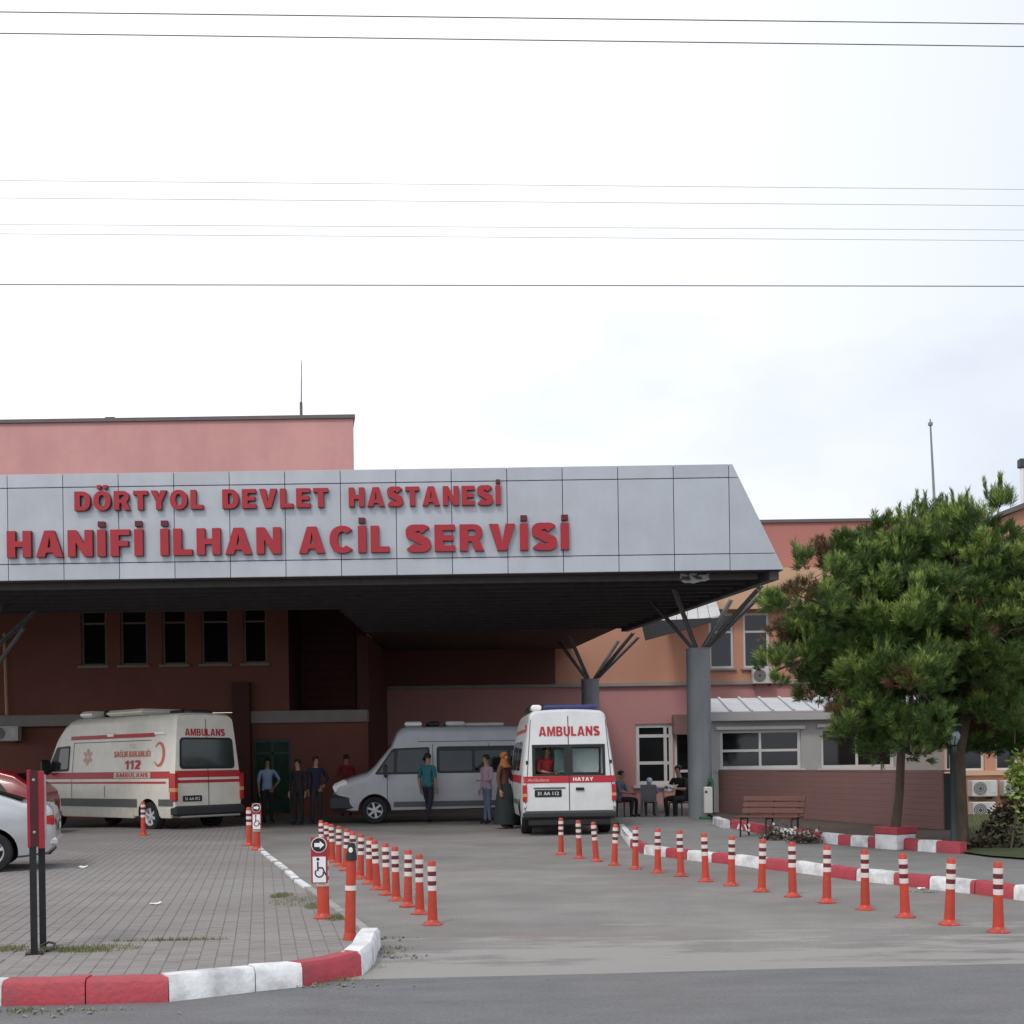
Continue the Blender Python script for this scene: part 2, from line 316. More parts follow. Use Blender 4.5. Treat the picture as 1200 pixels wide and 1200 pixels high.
from mathutils.geometry import tessellate_polygon
def _ell(cx, cy, rx, ry, a0, a1, n=12, p=2.0):
    o = []
    for i in range(n+1):
        t = R(a0+(a1-a0)*i/n); c, q = math.cos(t), math.sin(t)
        o.append((cx+rx*math.copysign(abs(c)**(2/p), c), cy+ry*math.copysign(abs(q)**(2/p), q)))
    return o
def _stroke(path, hw):
    L, Q = [], []
    for i, p in enumerate(path):
        a, b = path[max(0, i-1)], path[min(len(path)-1, i+1)]; d = math.hypot(b[0]-a[0], b[1]-a[1]); nx, ny = -(b[1]-a[1])/d, (b[0]-a[0])/d
        h = hw[0]*abs(nx)+hw[1]*abs(ny); L.append((p[0]+nx*h, p[1]+ny*h)); Q.append((p[0]-nx*h, p[1]-ny*h))
    return L+Q[::-1]
def block_glyph(ch, s=.27, t=.205):
    """heavy sans capital: list of (outline, holes), width; cap height 1"""
    A = lambda *c: [(list(c), [])]
    if ch in 'İÖĞ':
        base, w = block_glyph({'İ': 'I', 'Ö': 'O', 'Ğ': 'G'}[ch], s, t)
        if ch == 'İ': ex = [([(s*.10,1.11),(s*.90,1.11),(s*.90,1.31),(s*.10,1.31)], [])]
        elif ch == 'Ö': ex = [([(w/2-.26,1.13),(w/2-.06,1.13),(w/2-.06,1.32),(w/2-.26,1.32)], []), ([(w/2+.06,1.13),(w/2+.26,1.13),(w/2+.26,1.32),(w/2+.06,1.32)], [])]
        else: ex = [(_stroke(_ell(w/2, 1.30, .20, .13, 190, 350, 8), (.05,.05)), [])]
        return base+ex, w
    if ch == 'I': return A((0,0),(s,0),(s,1),(0,1)), s
    if ch == 'H': w = .82; return A((0,0),(s,0),(s,.5-t/2),(w-s,.5-t/2),(w-s,0),(w,0),(w,1),(w-s,1),(w-s,.5+t/2),(s,.5+t/2),(s,1),(0,1)), w
    if ch == 'E': w = .69; return A((0,0),(w,0),(w,t),(s,t),(s,.5-t*.48),(w-.05,.5-t*.48),(w-.05,.5+t*.48),(s,.5+t*.48),(s,1-t),(w,1-t),(w,1),(0,1)), w
    if ch == 'F': w = .65; return A((0,0),(s,0),(s,.47-t*.48),(w-.05,.47-t*.48),(w-.05,.47+t*.48),(s,.47+t*.48),(s,1-t),(w,1-t),(w,1),(0,1)), w
    if ch == 'L': w = .65; return A((0,0),(w,0),(w,t),(s,t),(s,1),(0,1)), w
    if ch == 'T': w = .74; return A((w/2-s/2,0),(w/2+s/2,0),(w/2+s/2,1-t),(w,1-t),(w,1),(0,1),(0,1-t),(w/2-s/2,1-t)), w
    if ch == 'N': w = .84; return A((0,0),(s*.94,0),(s*.94,.54),(w-s,0),(w,0),(w,1),(w-s*.94,1),(w-s*.94,.46),(s,1),(0,1)), w
    if ch == 'M': w = 1.0; k = s*.9; return A((0,0),(k,0),(k,.62),(.5-k*.36,0),(.5+k*.36,0),(w-k,.62),(w-k,0),(w,0),(w,1),(w-k*1.35,1),(.5,.40),(k*1.35,1),(0,1)), w
    if ch == 'V': w = .88; return A((0,1),(s*1.12,1),(w/2,.30),(w-s*1.12,1),(w,1),(w/2+s*.56,0),(w/2-s*.56,0)), w
    if ch == 'Y': w = .84; return A((0,1),(s*1.15,1),(w/2,.64),(w-s*1.15,1),(w,1),(w/2+s/2,.40),(w/2+s/2,0),(w/2-s/2,0),(w/2-s/2,.40)), w
    if ch == 'K': w = .86; return A((0,0),(s,0),(s,.27),(s+.09,.40),(w-s*1.18,0),(w,0),(.55,.60),(w-.03,1),(w-s*1.22,1),(s,.62),(s,1),(0,1)), w
    if ch == 'A':
        w = .92; f = s*1.04; g = f/.37*.18; yb = .17; yt = yb+t*.85
        e = lambda y: (w/2-.165)*y
        return [([(0,0),(f,0),(f+e(yb)*.98,yb),(w-f-e(yb)*.98,yb),(w-f,0),(w,0),(w/2+.165,1),(w/2-.165,1)], [[(f+e(yt)*.96,yt),(w-f-e(yt)*.96,yt),(w/2,.78)]])], w
    if ch == 'D': w = .82; return [([(0,0)]+_ell(w-.42,.5,.42,.5,-90,90,14,2.3)+[(0,1)], [[(s,t)]+_ell(w-.42,.5,.42-s,.5-t,-90,90,10,2.2)+[(s,1-t)]])], w
    if ch == 'O': w = .90; return [(_ell(w/2,.5,w/2,.515,0,348,28,2.25), [_ell(w/2,.5,w/2-s,.515-t,0,345,22,2.2)])], w
    if ch in 'CG':
        w = .84; o = _ell(.45,.5,.45,.515,42,318,24,2.25); i = _ell(.45,.5,.45-s,.515-t,318,42,20,2.2)
        i[0] = (i[0][0]+.02, i[0][1]-.02); i[-1] = (i[-1][0]+.02, i[-1][1]+.02)
        g = [(o+i, [])]
        if ch == 'G': g.append(([(.50,.36),(.84,.36),(.84,.54),(.50,.54)], []))
        return g, w
    if ch == 'S':
        p = _ell(.385,.725,.265,.175,20,250,14)+_ell(.385,.275,.275,.175,70,-160,14); return [(_stroke(p, (s*.5, t*.5)), [])], .78
    if ch == 'R':
        w = .84; o = [(0,0),(s,0),(s,.36),(.40,.36),(w-s*1.13,0),(w,0),(.66,.415)]+_ell(.47,.70,.31,.30,-52,90,10,2.2)+[(0,1)]
        return [(o, [[(s,.36+t*.92)]+_ell(.44,.68,.12,.68-.36-t*.92,-90,90,6)[1:]+[(s,1-t)]])], w
    if ch == 'B':
        w = .80; o = [(0,0)]+_ell(.47,.275,.33,.275,-90,58,9,2.2)+_ell(.45,.745,.30,.255,-48,90,9,2.2)+[(0,1)]
        return [(o, [[(s,t*.9)]+_ell(.43,.295,.12,.295-t*.9,-90,90,6)+[(s,.295+.295-t*.9)], [(s,.60)]+_ell(.42,.60+(1-t*.9-.60)/2,.10,(1-t*.9-.60)/2,-90,90,6)+[(s,1-t*.9)]])], w
    if ch == 'U':
        w = .80; return [([(0,1)]+_ell(w/2,.40,w/2,.415,180,360,14,2.3)+[(w,1),(w-s,1)]+_ell(w/2,.40,w/2-s,.415-t,360,180,12,2.2)+[(s,1)], [])], w
    if ch == '1': w = .50; return A((.5-s,0),(.5,0),(.5,1),(.5-s*.8,1),(.0,.80),(.0,.58),(.5-s,.70)), w
    if ch == '2':
        p = _ell(.37,.70,.25,.20,165,-20,12)+[(.45,.44),(.30,.28),(.19,.14)]; return [(_stroke(p, (s*.5, t*.5)), []), ([(.05,0),(.70,0),(.70,t),(.05,t)], [])], .70
    return None, 0
_txt = {}
def block_mesh(ch, s=.27, t=.205):
    g, w = block_glyph(ch, s, t)
    if g is None: return None
    V, Fq, base = [], [], 0
    for (o, holes) in g:
        loops = [[Vector((x, y, 0)) for x, y in lp] for lp in [o]+holes]; flat = [p for lp in loops for p in lp]
        for tri in tessellate_polygon(loops):
            a, b, c = (flat[i] for i in tri); k = (b-a).cross(c-a).z
            if abs(k) < 1e-9: continue
            Fq.append(tuple(base+i for i in (tri if k > 0 else tri[::-1])))
        V += [(p.x, p.y) for p in flat]; base += len(flat)
    return np.array(V), Fq, w
def glyphs(s, bold=0.0):
    """flat lettering: vertices (n,2) with cap height 1, and faces"""
    if (s, bold) in _txt: return _txt[(s, bold)]
    parts = [block_mesh(ch, .245, .19) if ch != ' ' else 'gap' for ch in s]
    if all(p is not None for p in parts):
        V, Fq, x = [], [], 0.0
        for p in parts:
            if p == 'gap': x += .34; continue
            b = len(V); V += [(q[0]+x, q[1]) for q in p[0]]; Fq += [tuple(i+b for i in f) for f in p[1]]; x += p[2]+.13
        _txt[(s, bold)] = (np.array(V), Fq); return _txt[(s, bold)]
    def raw(t):
        cu = bpy.data.curves.new('lettering', 'FONT'); cu.body = t; cu.size = 1; cu.offset = .008; cu.resolution_u = 3
        ob = bpy.data.objects.new('lettering', cu); COL.objects.link(ob)
        dg = bpy.context.evaluated_depsgraph_get(); me = bpy.data.meshes.new_from_object(ob.evaluated_get(dg))
        v = np.array([p.co[:2] for p in me.vertices]).reshape(-1, 2); f = [tuple(p.vertices) for p in me.polygons]
        bpy.data.objects.remove(ob); bpy.data.curves.remove(cu); bpy.data.meshes.remove(me); return v, f
    hv, _ = raw('H'); z0, z1 = hv[:,1].min(), hv[:,1].max()
    v, f = raw(s); v = v.copy(); v[:,1] = (v[:,1]-z0)/(z1-z0); v[:,0] = (v[:,0]-v[:,0].min())/(z1-z0)
    _txt[(s, bold)] = (v, f); return v, f
def text_mesh(mb, s, fn, x0, x1, z0, h, bold=0.02):
    """lettering fitted between x0..x1, baseline z0, cap height h, mapped through fn(x, z)"""
    v, f = glyphs(s, bold); w = v[:,0].max()
    mb.add([fn(x0+(x1-x0)*p[0]/w, z0+h*p[1]) for p in v], f)

# ------------------------------------------------------------------ ground, road, pavements
structure(MB().add([(-700,-300,0),(700,-300,0),(700,1400,0),(-700,1400,0)], [(0,1,2,3)]).build('ground', M['drive']))
e0, e1 = G(480, 1147), G(1200, 1130)
dv = (e1-e0).normalized()
road_pts = [e0-dv*60+Vector((0,-25,0)), e0+dv*60+Vector((0,-25,0))]
n_e = 90; edge = []
for i in range(n_e+1):
    p = e0-dv*60+dv*(120*i/n_e); edge.append(p+Vector((0, random.uniform(-.035,.035), 0)))
edge.reverse()
structure(poly_sheet('road', [(p.x, p.y) for p in road_pts+edge], .004, M['asphalt']))
Z_F = .06
front_px = [(-260,1181),(0,1180),(100,1178),(198,1175),(300,1163),(355,1157),(425,1143),(438,1131),(447,1110)]
kb = [G(*p) for p in front_px]
edge_px = [(446,1104),(425,1088),(400,1070),(369,1047),(344,1028),(321,1009),(305,994),(290,980)]
ed = [G(x, y) for x, y in edge_px]
fore = [(-20, kb[0].y+.12), (kb[0].x, kb[0].y+.12)]+[(p.x, p.y+.12) for p in kb[1:6]]+[(kb[6].x-.08, kb[6].y+.1)]+[(p.x-.03, p.y) for p in ed]+[(ed[-1].x-.8, 31), (-20, 31)]
forecourt = structure(poly_sheet('forecourt', fore, .0555, M['joint']))
def inside(x, y, poly):
    r = False; j = len(poly)-1
    for i in range(len(poly)):
        (xi, yi), (xj, yj) = poly[i], poly[j]
        if (yi > y) != (yj > y) and x < (xj-xi)*(y-yi)/(yj-yi)+xi: r = not r
        j = i
    return r
PWX, PWY = .122, .150
PANG = R(11.5); PC, PS = math.cos(PANG), math.sin(PANG)
centres = []
for ix in range(-60, 240):
    for iy in range(-10, 230):
        u, v = -20+ix*PWX, 3+iy*PWY+(PWY/2 if ix % 2 else 0)
        x, y = u*PC-v*PS+3.5, u*PS+v*PC+1.5
        if y < 31 and x > -16 and all(inside(x+sx*PWY*.42, y+sy*PWY*.42, fore) for sx in (-1,1) for sy in (-1,1)): centres.append((x, y))
def vis(x, y):
    u = x/y*F_PX+600; return -15 < u < 1215
near = sorted([c for c in centres if vis(*c)], key=lambda c: c[1])[:300]; nearset = set(near)
pme = MB().box((0,0,0), (PWX-.006, PWY-.006, .05), None, .004).mesh('paver', M['paver'])
for (x, y) in near:
    o = link('paver', pme, forecourt, (x, y, Z_F-.025+random.uniform(-.0025,.0025)), (random.gauss(0,.009), random.gauss(0,.009), PANG+random.gauss(0,.008)))
mb = MB()
for (x, y) in centres:
    if (x, y) in nearset or not (-60 < x/y*F_PX+600 < 1260): continue
    z = Z_F+random.uniform(-.0012,.0012); a, b, k = (PWX-.003)/2, (PWY-.003)/2, .0025
    t1, t2 = random.gauss(0,.006)*a, random.gauss(0,.006)*b
    P = [(x-a,y-b,z-.03),(x+a,y-b,z-.03),(x+a,y+b,z-.03),(x-a,y+b,z-.03),(x-a+k,y-b+k,z-t1-t2),(x+a-k,y-b+k,z+t1-t2),(x+a-k,y+b-k,z+t1+t2),(x-a+k,y+b-k,z-t1+t2)]
    P = [(x+(p[0]-x)*PC-(p[1]-y)*PS, y+(p[0]-x)*PS+(p[1]-y)*PC, p[2]) for p in P]
    mb.add(P, [(4,5,6,7),(0,1,5,4),(1,2,6,5),(2,3,7,6),(3,0,4,7)])
stuff(mb.build('paver_field', M['paver'], forecourt, fix=False))

# raised pavement to the right, between the two painted kerbs
rk_px = [(724,974),(727,984),(738,993),(754,1001),(790,1006),(824,1010),(857,1013),(890,1018),(929,1022),(965,1027),(1002,1032),(1047,1037),(1087,1042),(1142,1048),(1186,1054),(1240,1061),(1310,1070),(1420,1086),(1700,1127),(2000,1172)]
rk = [G(*p) for p in rk_px]
Z_P = .14
plat = [(p.x+.05, p.y+.07) for p in rk]+[(30, rk[-1].y), (30, 30.5), (rk[0].x+.25, 30.5)]
structure(poly_sheet('pavement', plat, Z_P, M['platform']))

def kerb_stone(parent, p, q, depth, h, m, z0=0.0, jitter=.006, back=(.0,1)):
    p, q = Vector(p), Vector(q); d = (q-p); L = d.length
    if L < .02: return
    d.normalize(); nrm = Vector((-d.y, d.x, 0))
    if nrm.x*back[0]+nrm.y*back[1] < 0: nrm = -nrm
    c = .03; g = .004
    prof = [(0, -.02), (.006, h-c), (c, h), (depth-c*.5, h), (depth, h-c*.5), (depth, -.02)]
    n = max(1, int(L/.25)); P = []
    for i in range(n+1):
        o = p+d*(g+(L-2*g)*i/n); jx, jz = random.uniform(-jitter, jitter), random.uniform(-jitter, jitter)
        P += [(o.x+nrm.x*(a+jx), o.y+nrm.y*(a+jx), z0+z+(jz if z > 0 else 0)) for a, z in prof]
    k = len(prof); Fq = [tuple(range(k-1,-1,-1)), tuple(range(n*k, n*k+k))]
    for i in range(n):
        for j in range(k): Fq.append((i*k+j, i*k+(j+1)%k, (i+1)*k+(j+1)%k, (i+1)*k+j))
    MB().add(P, Fq).build('kerb_stone', m, parent, smooth=40)
def along(pts, x):
    """point on the kerb line above picture column x (pts = [(column, ground point)])"""
    for (xa, a), (xb, b) in zip(pts, pts[1:]):
        if xa <= x <= xb: t = (x-xa)/(xb-xa) if xb > xa else 0; return a.lerp(b, t)
def kerb_line(name, px, G_, breaks, depth, h, z0=0.0, back=(0,1)):
    par = structure(bpy.data.objects.new(name, None)); COL.objects.link(par)
    pts = [(p[0], G_(p)) for p in px]
    for (a, b, c) in breaks:
        xs = [a]+[x for x, _ in pts if a+4 < x < b-4]+[b]
        chain = [along(pts, x) for x in xs]
        for p, q in zip(chain, chain[1:]): kerb_stone(par, p, q, depth, h, M['kred' if c == 'r' else 'kwhite' if c == 'w' else 'concrete'], z0, .006, back)
    return par
kerb_line('kerb', front_px, lambda p: G(*p), [(-260,-120,'r'),(-120,2,'w'),(2,198,'r'),(198,355,'w'),(355,425,'r'),(425,447,'w')], .17, .165, 0, (-.7,.7))
rb = [(724,738,'w'),(738,754,'r'),(754,780,'w'),(780,805,'r'),(805,824,'w'),(824,834,'w'),(834,861,'r'),(861,890,'w'),(890,897,'w'),(897,932,'r'),(932,967,'w'),(967,1003,'r'),(1003,1047,'w'),(1047,1089,'r'),(1089,1137,'w'),(1137,1187,'r'),(1187,1245,'w'),(1245,1310,'r'),(1310,1370,'w'),(1370,1440,'r'),(1440,1510,'w'),(1510,1585,'r'),(1585,1665,'w'),(1665,1750,'r'),(1750,1840,'w'),(1840,1940,'r')]
kerb_line('kerb.001', rk_px, lambda p: G(*p), rb, .14, .15, 0, (.7,.7))
k2_px = [(843,966),(857,971),(880,975),(905,980),(950,986),(981,990),(1017,993),(1031,994),(1096,999),(1125,1001)]
kerb_line('kerb.002', k2_px, lambda p: G(p[0], p[1], Z_P), [(843,856,'w'),(856,905,'r'),(905,930,'w'),(930,962,'r'),(962,982,'w'),(982,997,'r'),(997,1017,'w'),(1017,1033,'r'),(1033,1060,'w'),(1060,1076,'r'),(1076,1097,'w'),(1097,1125,'r')], .14, .17, Z_P)
# painted letters on the red kerb
a, b = G(864, 973.3, Z_P), G(880, 976, Z_P); dd = (b-a)
par = bpy.data.objects['kerb.002']; nrm = Vector((-dd.y, dd.x, 0)).normalized(); nrm = nrm if nrm.y > 0 else -nrm
mb = MB(); text_mesh(mb, 'AV', lambda u, w: a+dd*u-nrm*.012+Vector((0,0,w)), 0.0, 1.0, .03, .11, .03); mb.build('painted_letters', M['white'], par)
# edging stones, alternately white, between forecourt and drive
par = structure(bpy.data.objects.new('edging', None)); COL.objects.link(par)
br = [(446,1104),(436,1097),(425,1088),(412,1079),(400,1070),(385,1059),(369,1047),(356,1038),(354,1036),(344,1027),(341,1024.5),(331,1016.5),(329,1015),(321,1009),(320,1008),(314,1003),(312,1001),(307,996),(305,994)]
for i in range(len(br)-1):
    if i >= 6: m = 'kwhite' if i % 2 == 0 else 'concrete'
    else: m = 'concrete'
    p, q = G(*br[i]), G(*br[i+1]); p.x -= .02; q.x -= .02
    d = (q-p).normalized(); nn = Vector((-d.y, d.x, 0)); nn = nn if nn.x < 0 else -nn
    P = []
    for o in (p+d*.004, q-d*.004):
        P += [o+Vector((0,0,-.02)), o+Vector((0,0,.07)), o+nn*.015+Vector((0,0,.085)), o+nn*.10+Vector((0,0,.085)), o+nn*.11+Vector((0,0,-.02))]
    MB().add(P, [(4,3,2,1,0),(5,6,7,8,9)]+[(j,(j+1)%5,5+(j+1)%5,5+j) for j in range(5)]).build('edging_stone', M[m], par)
# bed soil behind the upper kerb, lawn at the right
bw0, bw1 = G(843, 957, Z_P), G(1106, 980, Z_P)
bed = [G(x, y, Z_P)+Vector((0,.1,0)) for x, y in k2_px]
structure(poly_sheet('bed_soil', [(p.x, p.y) for p in bed]+[(bed[-1].x+.3, bed[-1].y+.3), (bw1.x+.6, bw1.y+.5), (bw0.x-.3, bw0.y+.5)], Z_P+.11, M['soil']))
la, lb, lc = G(1121, 1001, Z_P)+Vector((.1,.15,0)), G(1160, 1005, Z_P), G(1215, 1009, Z_P)
lawn_poly = [(la.x, la.y), (lb.x, lb.y), (lc.x, lc.y), (30, lc.y-.5), (30, 28.8), (bw1.x+.1, 28.8), (bw1.x+.1, bw1.y)]
lawn = structure(poly_sheet('lawn', lawn_poly, Z_P+.03, M['lawn']))
def blades(n, sampler, h0, h1, w, lean=.35):
    mb = MB()
    for _ in range(n):
        x, y, z = sampler(); h = random.uniform(h0, h1); a = random.uniform(0, 2*PI); l = random.gauss(0, lean)*h; b = random.uniform(0, 2*PI)
        dx, dy = math.cos(a)*w/2, math.sin(a)*w/2
        mb.add([(x-dx,y-dy,z),(x+dx,y+dy,z),(x+l*math.cos(b),y+l*math.sin(b),z+h)], [(0,1,2)])
    return mb
def lawn_pt():
    while True:
        x, y = random.uniform(bw1.x, 14), random.uniform(la.y-1, 28)
        if inside(x, y, lawn_poly): return x, y, Z_P+.03
stuff(blades(9000, lawn_pt, .04, .11, .012).build('grass', M['grass'], fix=False))
def tuft_pt(spots):
    def f():
        (px, py, rx, ry) = random.choice(spots); c = G(px, py, Z_F); t = random.uniform(0, 2*PI); r = random.random()**.6
        return c.x+rx*r*math.cos(t), c.y+ry*r*math.sin(t), Z_F-.01
    return f
stuff(blades(5200, tuft_pt([(115,1112,.34,.22),(100,1114,.2,.14),(8,1113,.16,.2),(352,1056,.32,.5),(372,1062,.13,.3),(395,1076,.12,.22),(62,1114,.2,.13),(330,1050,.12,.25),(200,1102,.5,.05)]), .015, .05, .008, .6).build('grass.001', M['grass'], fix=False))
def gutter():
    spots = [(70,1187,.33),(20,1186,.15),(380,1156,.25),(400,1150,.12),(455,1118,.12),(465,1112,.1),(340,1040,.05),(430,1135,.1)]
    px, py, rx = random.choice(spots); c = G(px, py); return c.x+random.gauss(0, rx*.6), c.y+random.gauss(0,.03), .006
stuff(blades(500, gutter, .01, .035, .008, .8).build('grass.002', M['grass'], fix=False))
mb = MB()
for _ in range(130):
    px, py, rx = random.choice([(70,1187,.4),(385,1157,.35),(460,1114,.25),(470,1122,.3),(1085,1046,.15),(440,1100,.3)]); c = G(px, py)
    x, y = c.x+random.gauss(0, rx*.5), c.y+random.gauss(0,.06); s_ = random.uniform(.004,.015)
    mb.box((x, y, .008+s_*.3), (s_*2, s_*1.4, s_*.8), (random.random(), random.random(), random.random()*3))
stuff(mb.build('gravel_litter', M['dust']))
def scrap(loc, w, rz, label):
    mb = MB(); P = []
    for j in range(4):
        for i in range(4): P.append(((i/3-.5)*w, (j/3-.5)*w*.7, .004+random.uniform(0,.03)))
    mb.add(P, [(j*4+i, j*4+i+1, j*4+i+5, j*4+i+4) for j in range(3) for i in range(3)])
    tag(mb.build('paper_scrap', M['paper'], None, loc=loc, rot=(0,0,rz)), label, 'litter')
scrap(G(97,1017,Z_F), .14, .3, 'crumpled white paper scrap on the pavers just right of the sign post')
scrap(G(182,1060,Z_F), .12, 1.2, 'small white paper scrap lying in the middle of the paved forecourt')
scrap(G(1081,1043), .10, 2.0, 'tiny white scrap lying against the red kerb block at right')

# ------------------------------------------------------------------ building pieces
def wall_front(mb, x0, x1, z0, z1, y, ops=(), rev=.16):
    xs = sorted({x0, x1, *[o[0] for o in ops], *[o[1] for o in ops]}); zs = sorted({z0, z1, *[o[2] for o in ops], *[o[3] for o in ops]})
    for xa, xb in zip(xs, xs[1:]):
        for za, zb in zip(zs, zs[1:]):
            cx, cz = (xa+xb)/2, (za+zb)/2
            if any(o[0] < cx < o[1] and o[2] < cz < o[3] for o in ops): continue
            mb.add([(xa,y,za),(xb,y,za),(xb,y,zb),(xa,y,zb)], [(0,1,2,3)])
    for (a, b, c, d) in ops:
        mb.add([(a,y,c),(b,y,c),(b,y,d),(a,y,d),(a,y+rev,c),(b,y+rev,c),(b,y+rev,d),(a,y+rev,d)], [(0,1,5,4),(1,2,6,5),(2,3,7,6),(3,0,4,7)])
def window(parent, a, b, c, d, y, mull=(), trans=(), fw=.06, fm=None, pm=None, sill=False, rev=.10):
    fm = fm or M['winframe']; pm = pm or M['glass']
    mb = MB(); yy = y+rev
    for (xa, xb, za, zb) in ((a, a+fw, c, d), (b-fw, b, c, d), (a+fw, b-fw, c, c+fw), (a+fw, b-fw, d-fw, d)): mb.span((xa+.001,yy-.03,za+.001), (xb-.001,yy+.03,zb-.001))
    for t in mull: x = a+(b-a)*t; mb.span((x-fw*.4,yy-.028,c+fw), (x+fw*.4,yy+.03,d-fw))
    for t in trans: z = c+(d-c)*t; mb.span((a+fw,yy-.026,z-fw*.4), (b-fw,yy+.028,z+fw*.4))
    w = mb.build('window', fm, parent, world=True)
    p = MB().span((a+fw*.5,yy+.008,c+fw*.5), (b-fw*.5,yy+.02,d-fw*.5)).build('pane', pm, parent, world=True); p.parent = w
    if sill:
        q = MB().span((a-.08,y-.10,c-.07), (b+.08,y+.08,c-.002)).build('sill', M['lintel'], parent, world=True); q.parent = w
    return w

# main hospital building
HB = thing('hospital_building', 'pink and orange hospital building stretching behind the entrance canopy and the pine tree', 'building', (-2, 44, 0))
D1, D2, D3 = 44.0, 38.0, 46.0
xL = XD(415, D2)
# ground floor and first floor of the rear wing
zc = ZD(620, 804, D1)
xr1 = 22.0
wa = [(XD(x0, D1), XD(x1, D1), ZD(870, 783, D1), ZD(870, 718, D1)) for x0, x1 in ((833,862),(873,904),(950,980),(992,1022),(1075,1105),(1117,1147))]
wd = (XD(745, D1), XD(789, D1), ZD(765, 920, D1), ZD(765, 848, D1))
wdoor = (XD(790.5, D1), XD(812, D1), .12, ZD(765, 857, D1))
mb = MB(); wall_front(mb, XD(395, D1), xr1, 0, zc-.06, D1, (wd, wdoor)); mb.build('wall', M['wallpink'], HB, world=True)
MB().span((XD(432, D1), D1-.22, zc+.07), (XD(652, D1), D1+.01, 6.0)).build('shade_panel', mat('panel_shade_brown', (.13,.05,.038), .8, .1, 1), HB, world=True)  # dark panel added over the orange wall to stand in for canopy shade
zb0 = ZD(870, 717, D1); zb1 = ZD(880, 668, D1); ztop = ZD(950, 609, D1)
mb = MB(); wall_front(mb, XD(395, D1), xr1, zc+.06, zb0+.05, D1+.03, wa); mb.build('wall', M['wallorange'], HB, world=True)
MB().span((XD(395, D1), D1-.12, zc-.06), (xr1, D1+.1, zc+.06)).build('string_course', M['lintel'], HB, world=True)
MB().span((XD(760, D1), D1-.45, zb0+.05), (xr1, D1+.3, zb1)).build('overhang', M['wallpeach'], HB, world=True)
MB().span((XD(395, D1), D1+.2, zb0+.05), (xr1, D1+10, ztop-.06)).build('upper_wall', M['wallred'], HB, world=True)
MB().span((XD(395, D1)-.1, D1+.12, ztop-.06), (xr1, D1+10, ztop+.05)).build('coping', M['coping'], HB, world=True)
for o in wa: window(HB, *o, D1+.03, trans=(.66,), fw=.09, sill=True)
window(HB, *wd, D1, mull=(.80,), trans=(.36,.80), fw=.14)
MB().span((wd[0]-.1, D1-.12, wd[2]-.1), (wd[1]+.05, D1+.1, wd[2]-.002)).build('window_ledge', M['winframe'], HB, world=True)
dr = MB()
for (xa, xb, za, zb) in ((wdoor[0], wdoor[0]+.1, wdoor[2], wdoor[3]), (wdoor[1]-.1, wdoor[1], wdoor[2], wdoor[3]), (wdoor[0]+.1, wdoor[1]-.1, wdoor[3]-.12, wdoor[3]), (wdoor[0]+.1, wdoor[1]-.1, 1.1, 1.2)): dr.span((xa+.002, D1+.05, za+.002), (xb-.002, D1+.11, zb-.002))
dro = dr.build('door', M['winframe'], HB, world=True)
q = MB().span((wdoor[0]+.05, D1+.085, wdoor[2]), (wdoor[1]-.05, D1+.1, wdoor[3]-.05)).build('pane', M['glass'], HB, world=True); q.parent = dro
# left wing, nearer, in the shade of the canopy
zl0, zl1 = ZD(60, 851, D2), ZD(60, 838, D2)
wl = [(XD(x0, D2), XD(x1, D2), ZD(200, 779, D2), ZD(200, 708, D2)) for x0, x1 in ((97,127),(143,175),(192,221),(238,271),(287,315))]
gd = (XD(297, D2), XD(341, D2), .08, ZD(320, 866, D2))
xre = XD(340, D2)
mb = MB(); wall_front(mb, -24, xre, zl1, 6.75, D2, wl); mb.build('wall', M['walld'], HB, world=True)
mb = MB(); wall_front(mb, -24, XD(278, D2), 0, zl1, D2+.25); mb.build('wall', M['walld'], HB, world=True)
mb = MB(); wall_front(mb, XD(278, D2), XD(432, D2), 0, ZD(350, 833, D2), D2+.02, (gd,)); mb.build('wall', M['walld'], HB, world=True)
MB().span((-24, D2-.15, zl0), (XD(132, D2), D2+.3, zl1)).build('lintel', M['lintel'], HB, world=True)
MB().span((XD(295, D2), D2-.15, ZD(350, 847, D2)), (XD(432, D2), D2+.3, ZD(350, 833, D2))).build('lintel', M['lintel'], HB, world=True)
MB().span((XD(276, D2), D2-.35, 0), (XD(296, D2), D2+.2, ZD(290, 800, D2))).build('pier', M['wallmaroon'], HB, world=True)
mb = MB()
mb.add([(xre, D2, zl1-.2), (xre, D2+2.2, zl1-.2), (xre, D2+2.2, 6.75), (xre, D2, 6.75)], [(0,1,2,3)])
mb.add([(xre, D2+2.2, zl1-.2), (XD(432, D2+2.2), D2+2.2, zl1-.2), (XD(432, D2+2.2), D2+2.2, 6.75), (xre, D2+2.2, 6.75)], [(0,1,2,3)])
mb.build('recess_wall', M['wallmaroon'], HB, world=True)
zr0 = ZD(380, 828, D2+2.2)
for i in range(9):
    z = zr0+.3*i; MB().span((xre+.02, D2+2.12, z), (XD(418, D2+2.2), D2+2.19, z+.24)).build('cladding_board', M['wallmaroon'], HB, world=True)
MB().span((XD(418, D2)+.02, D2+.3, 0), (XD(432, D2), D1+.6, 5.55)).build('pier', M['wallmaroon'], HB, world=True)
for o in wl: window(HB, *o, D2, trans=(.7,), fw=.07, fm=mat('brown_window_frame', (.22,.15,.12), .5), sill=True)
g = MB()
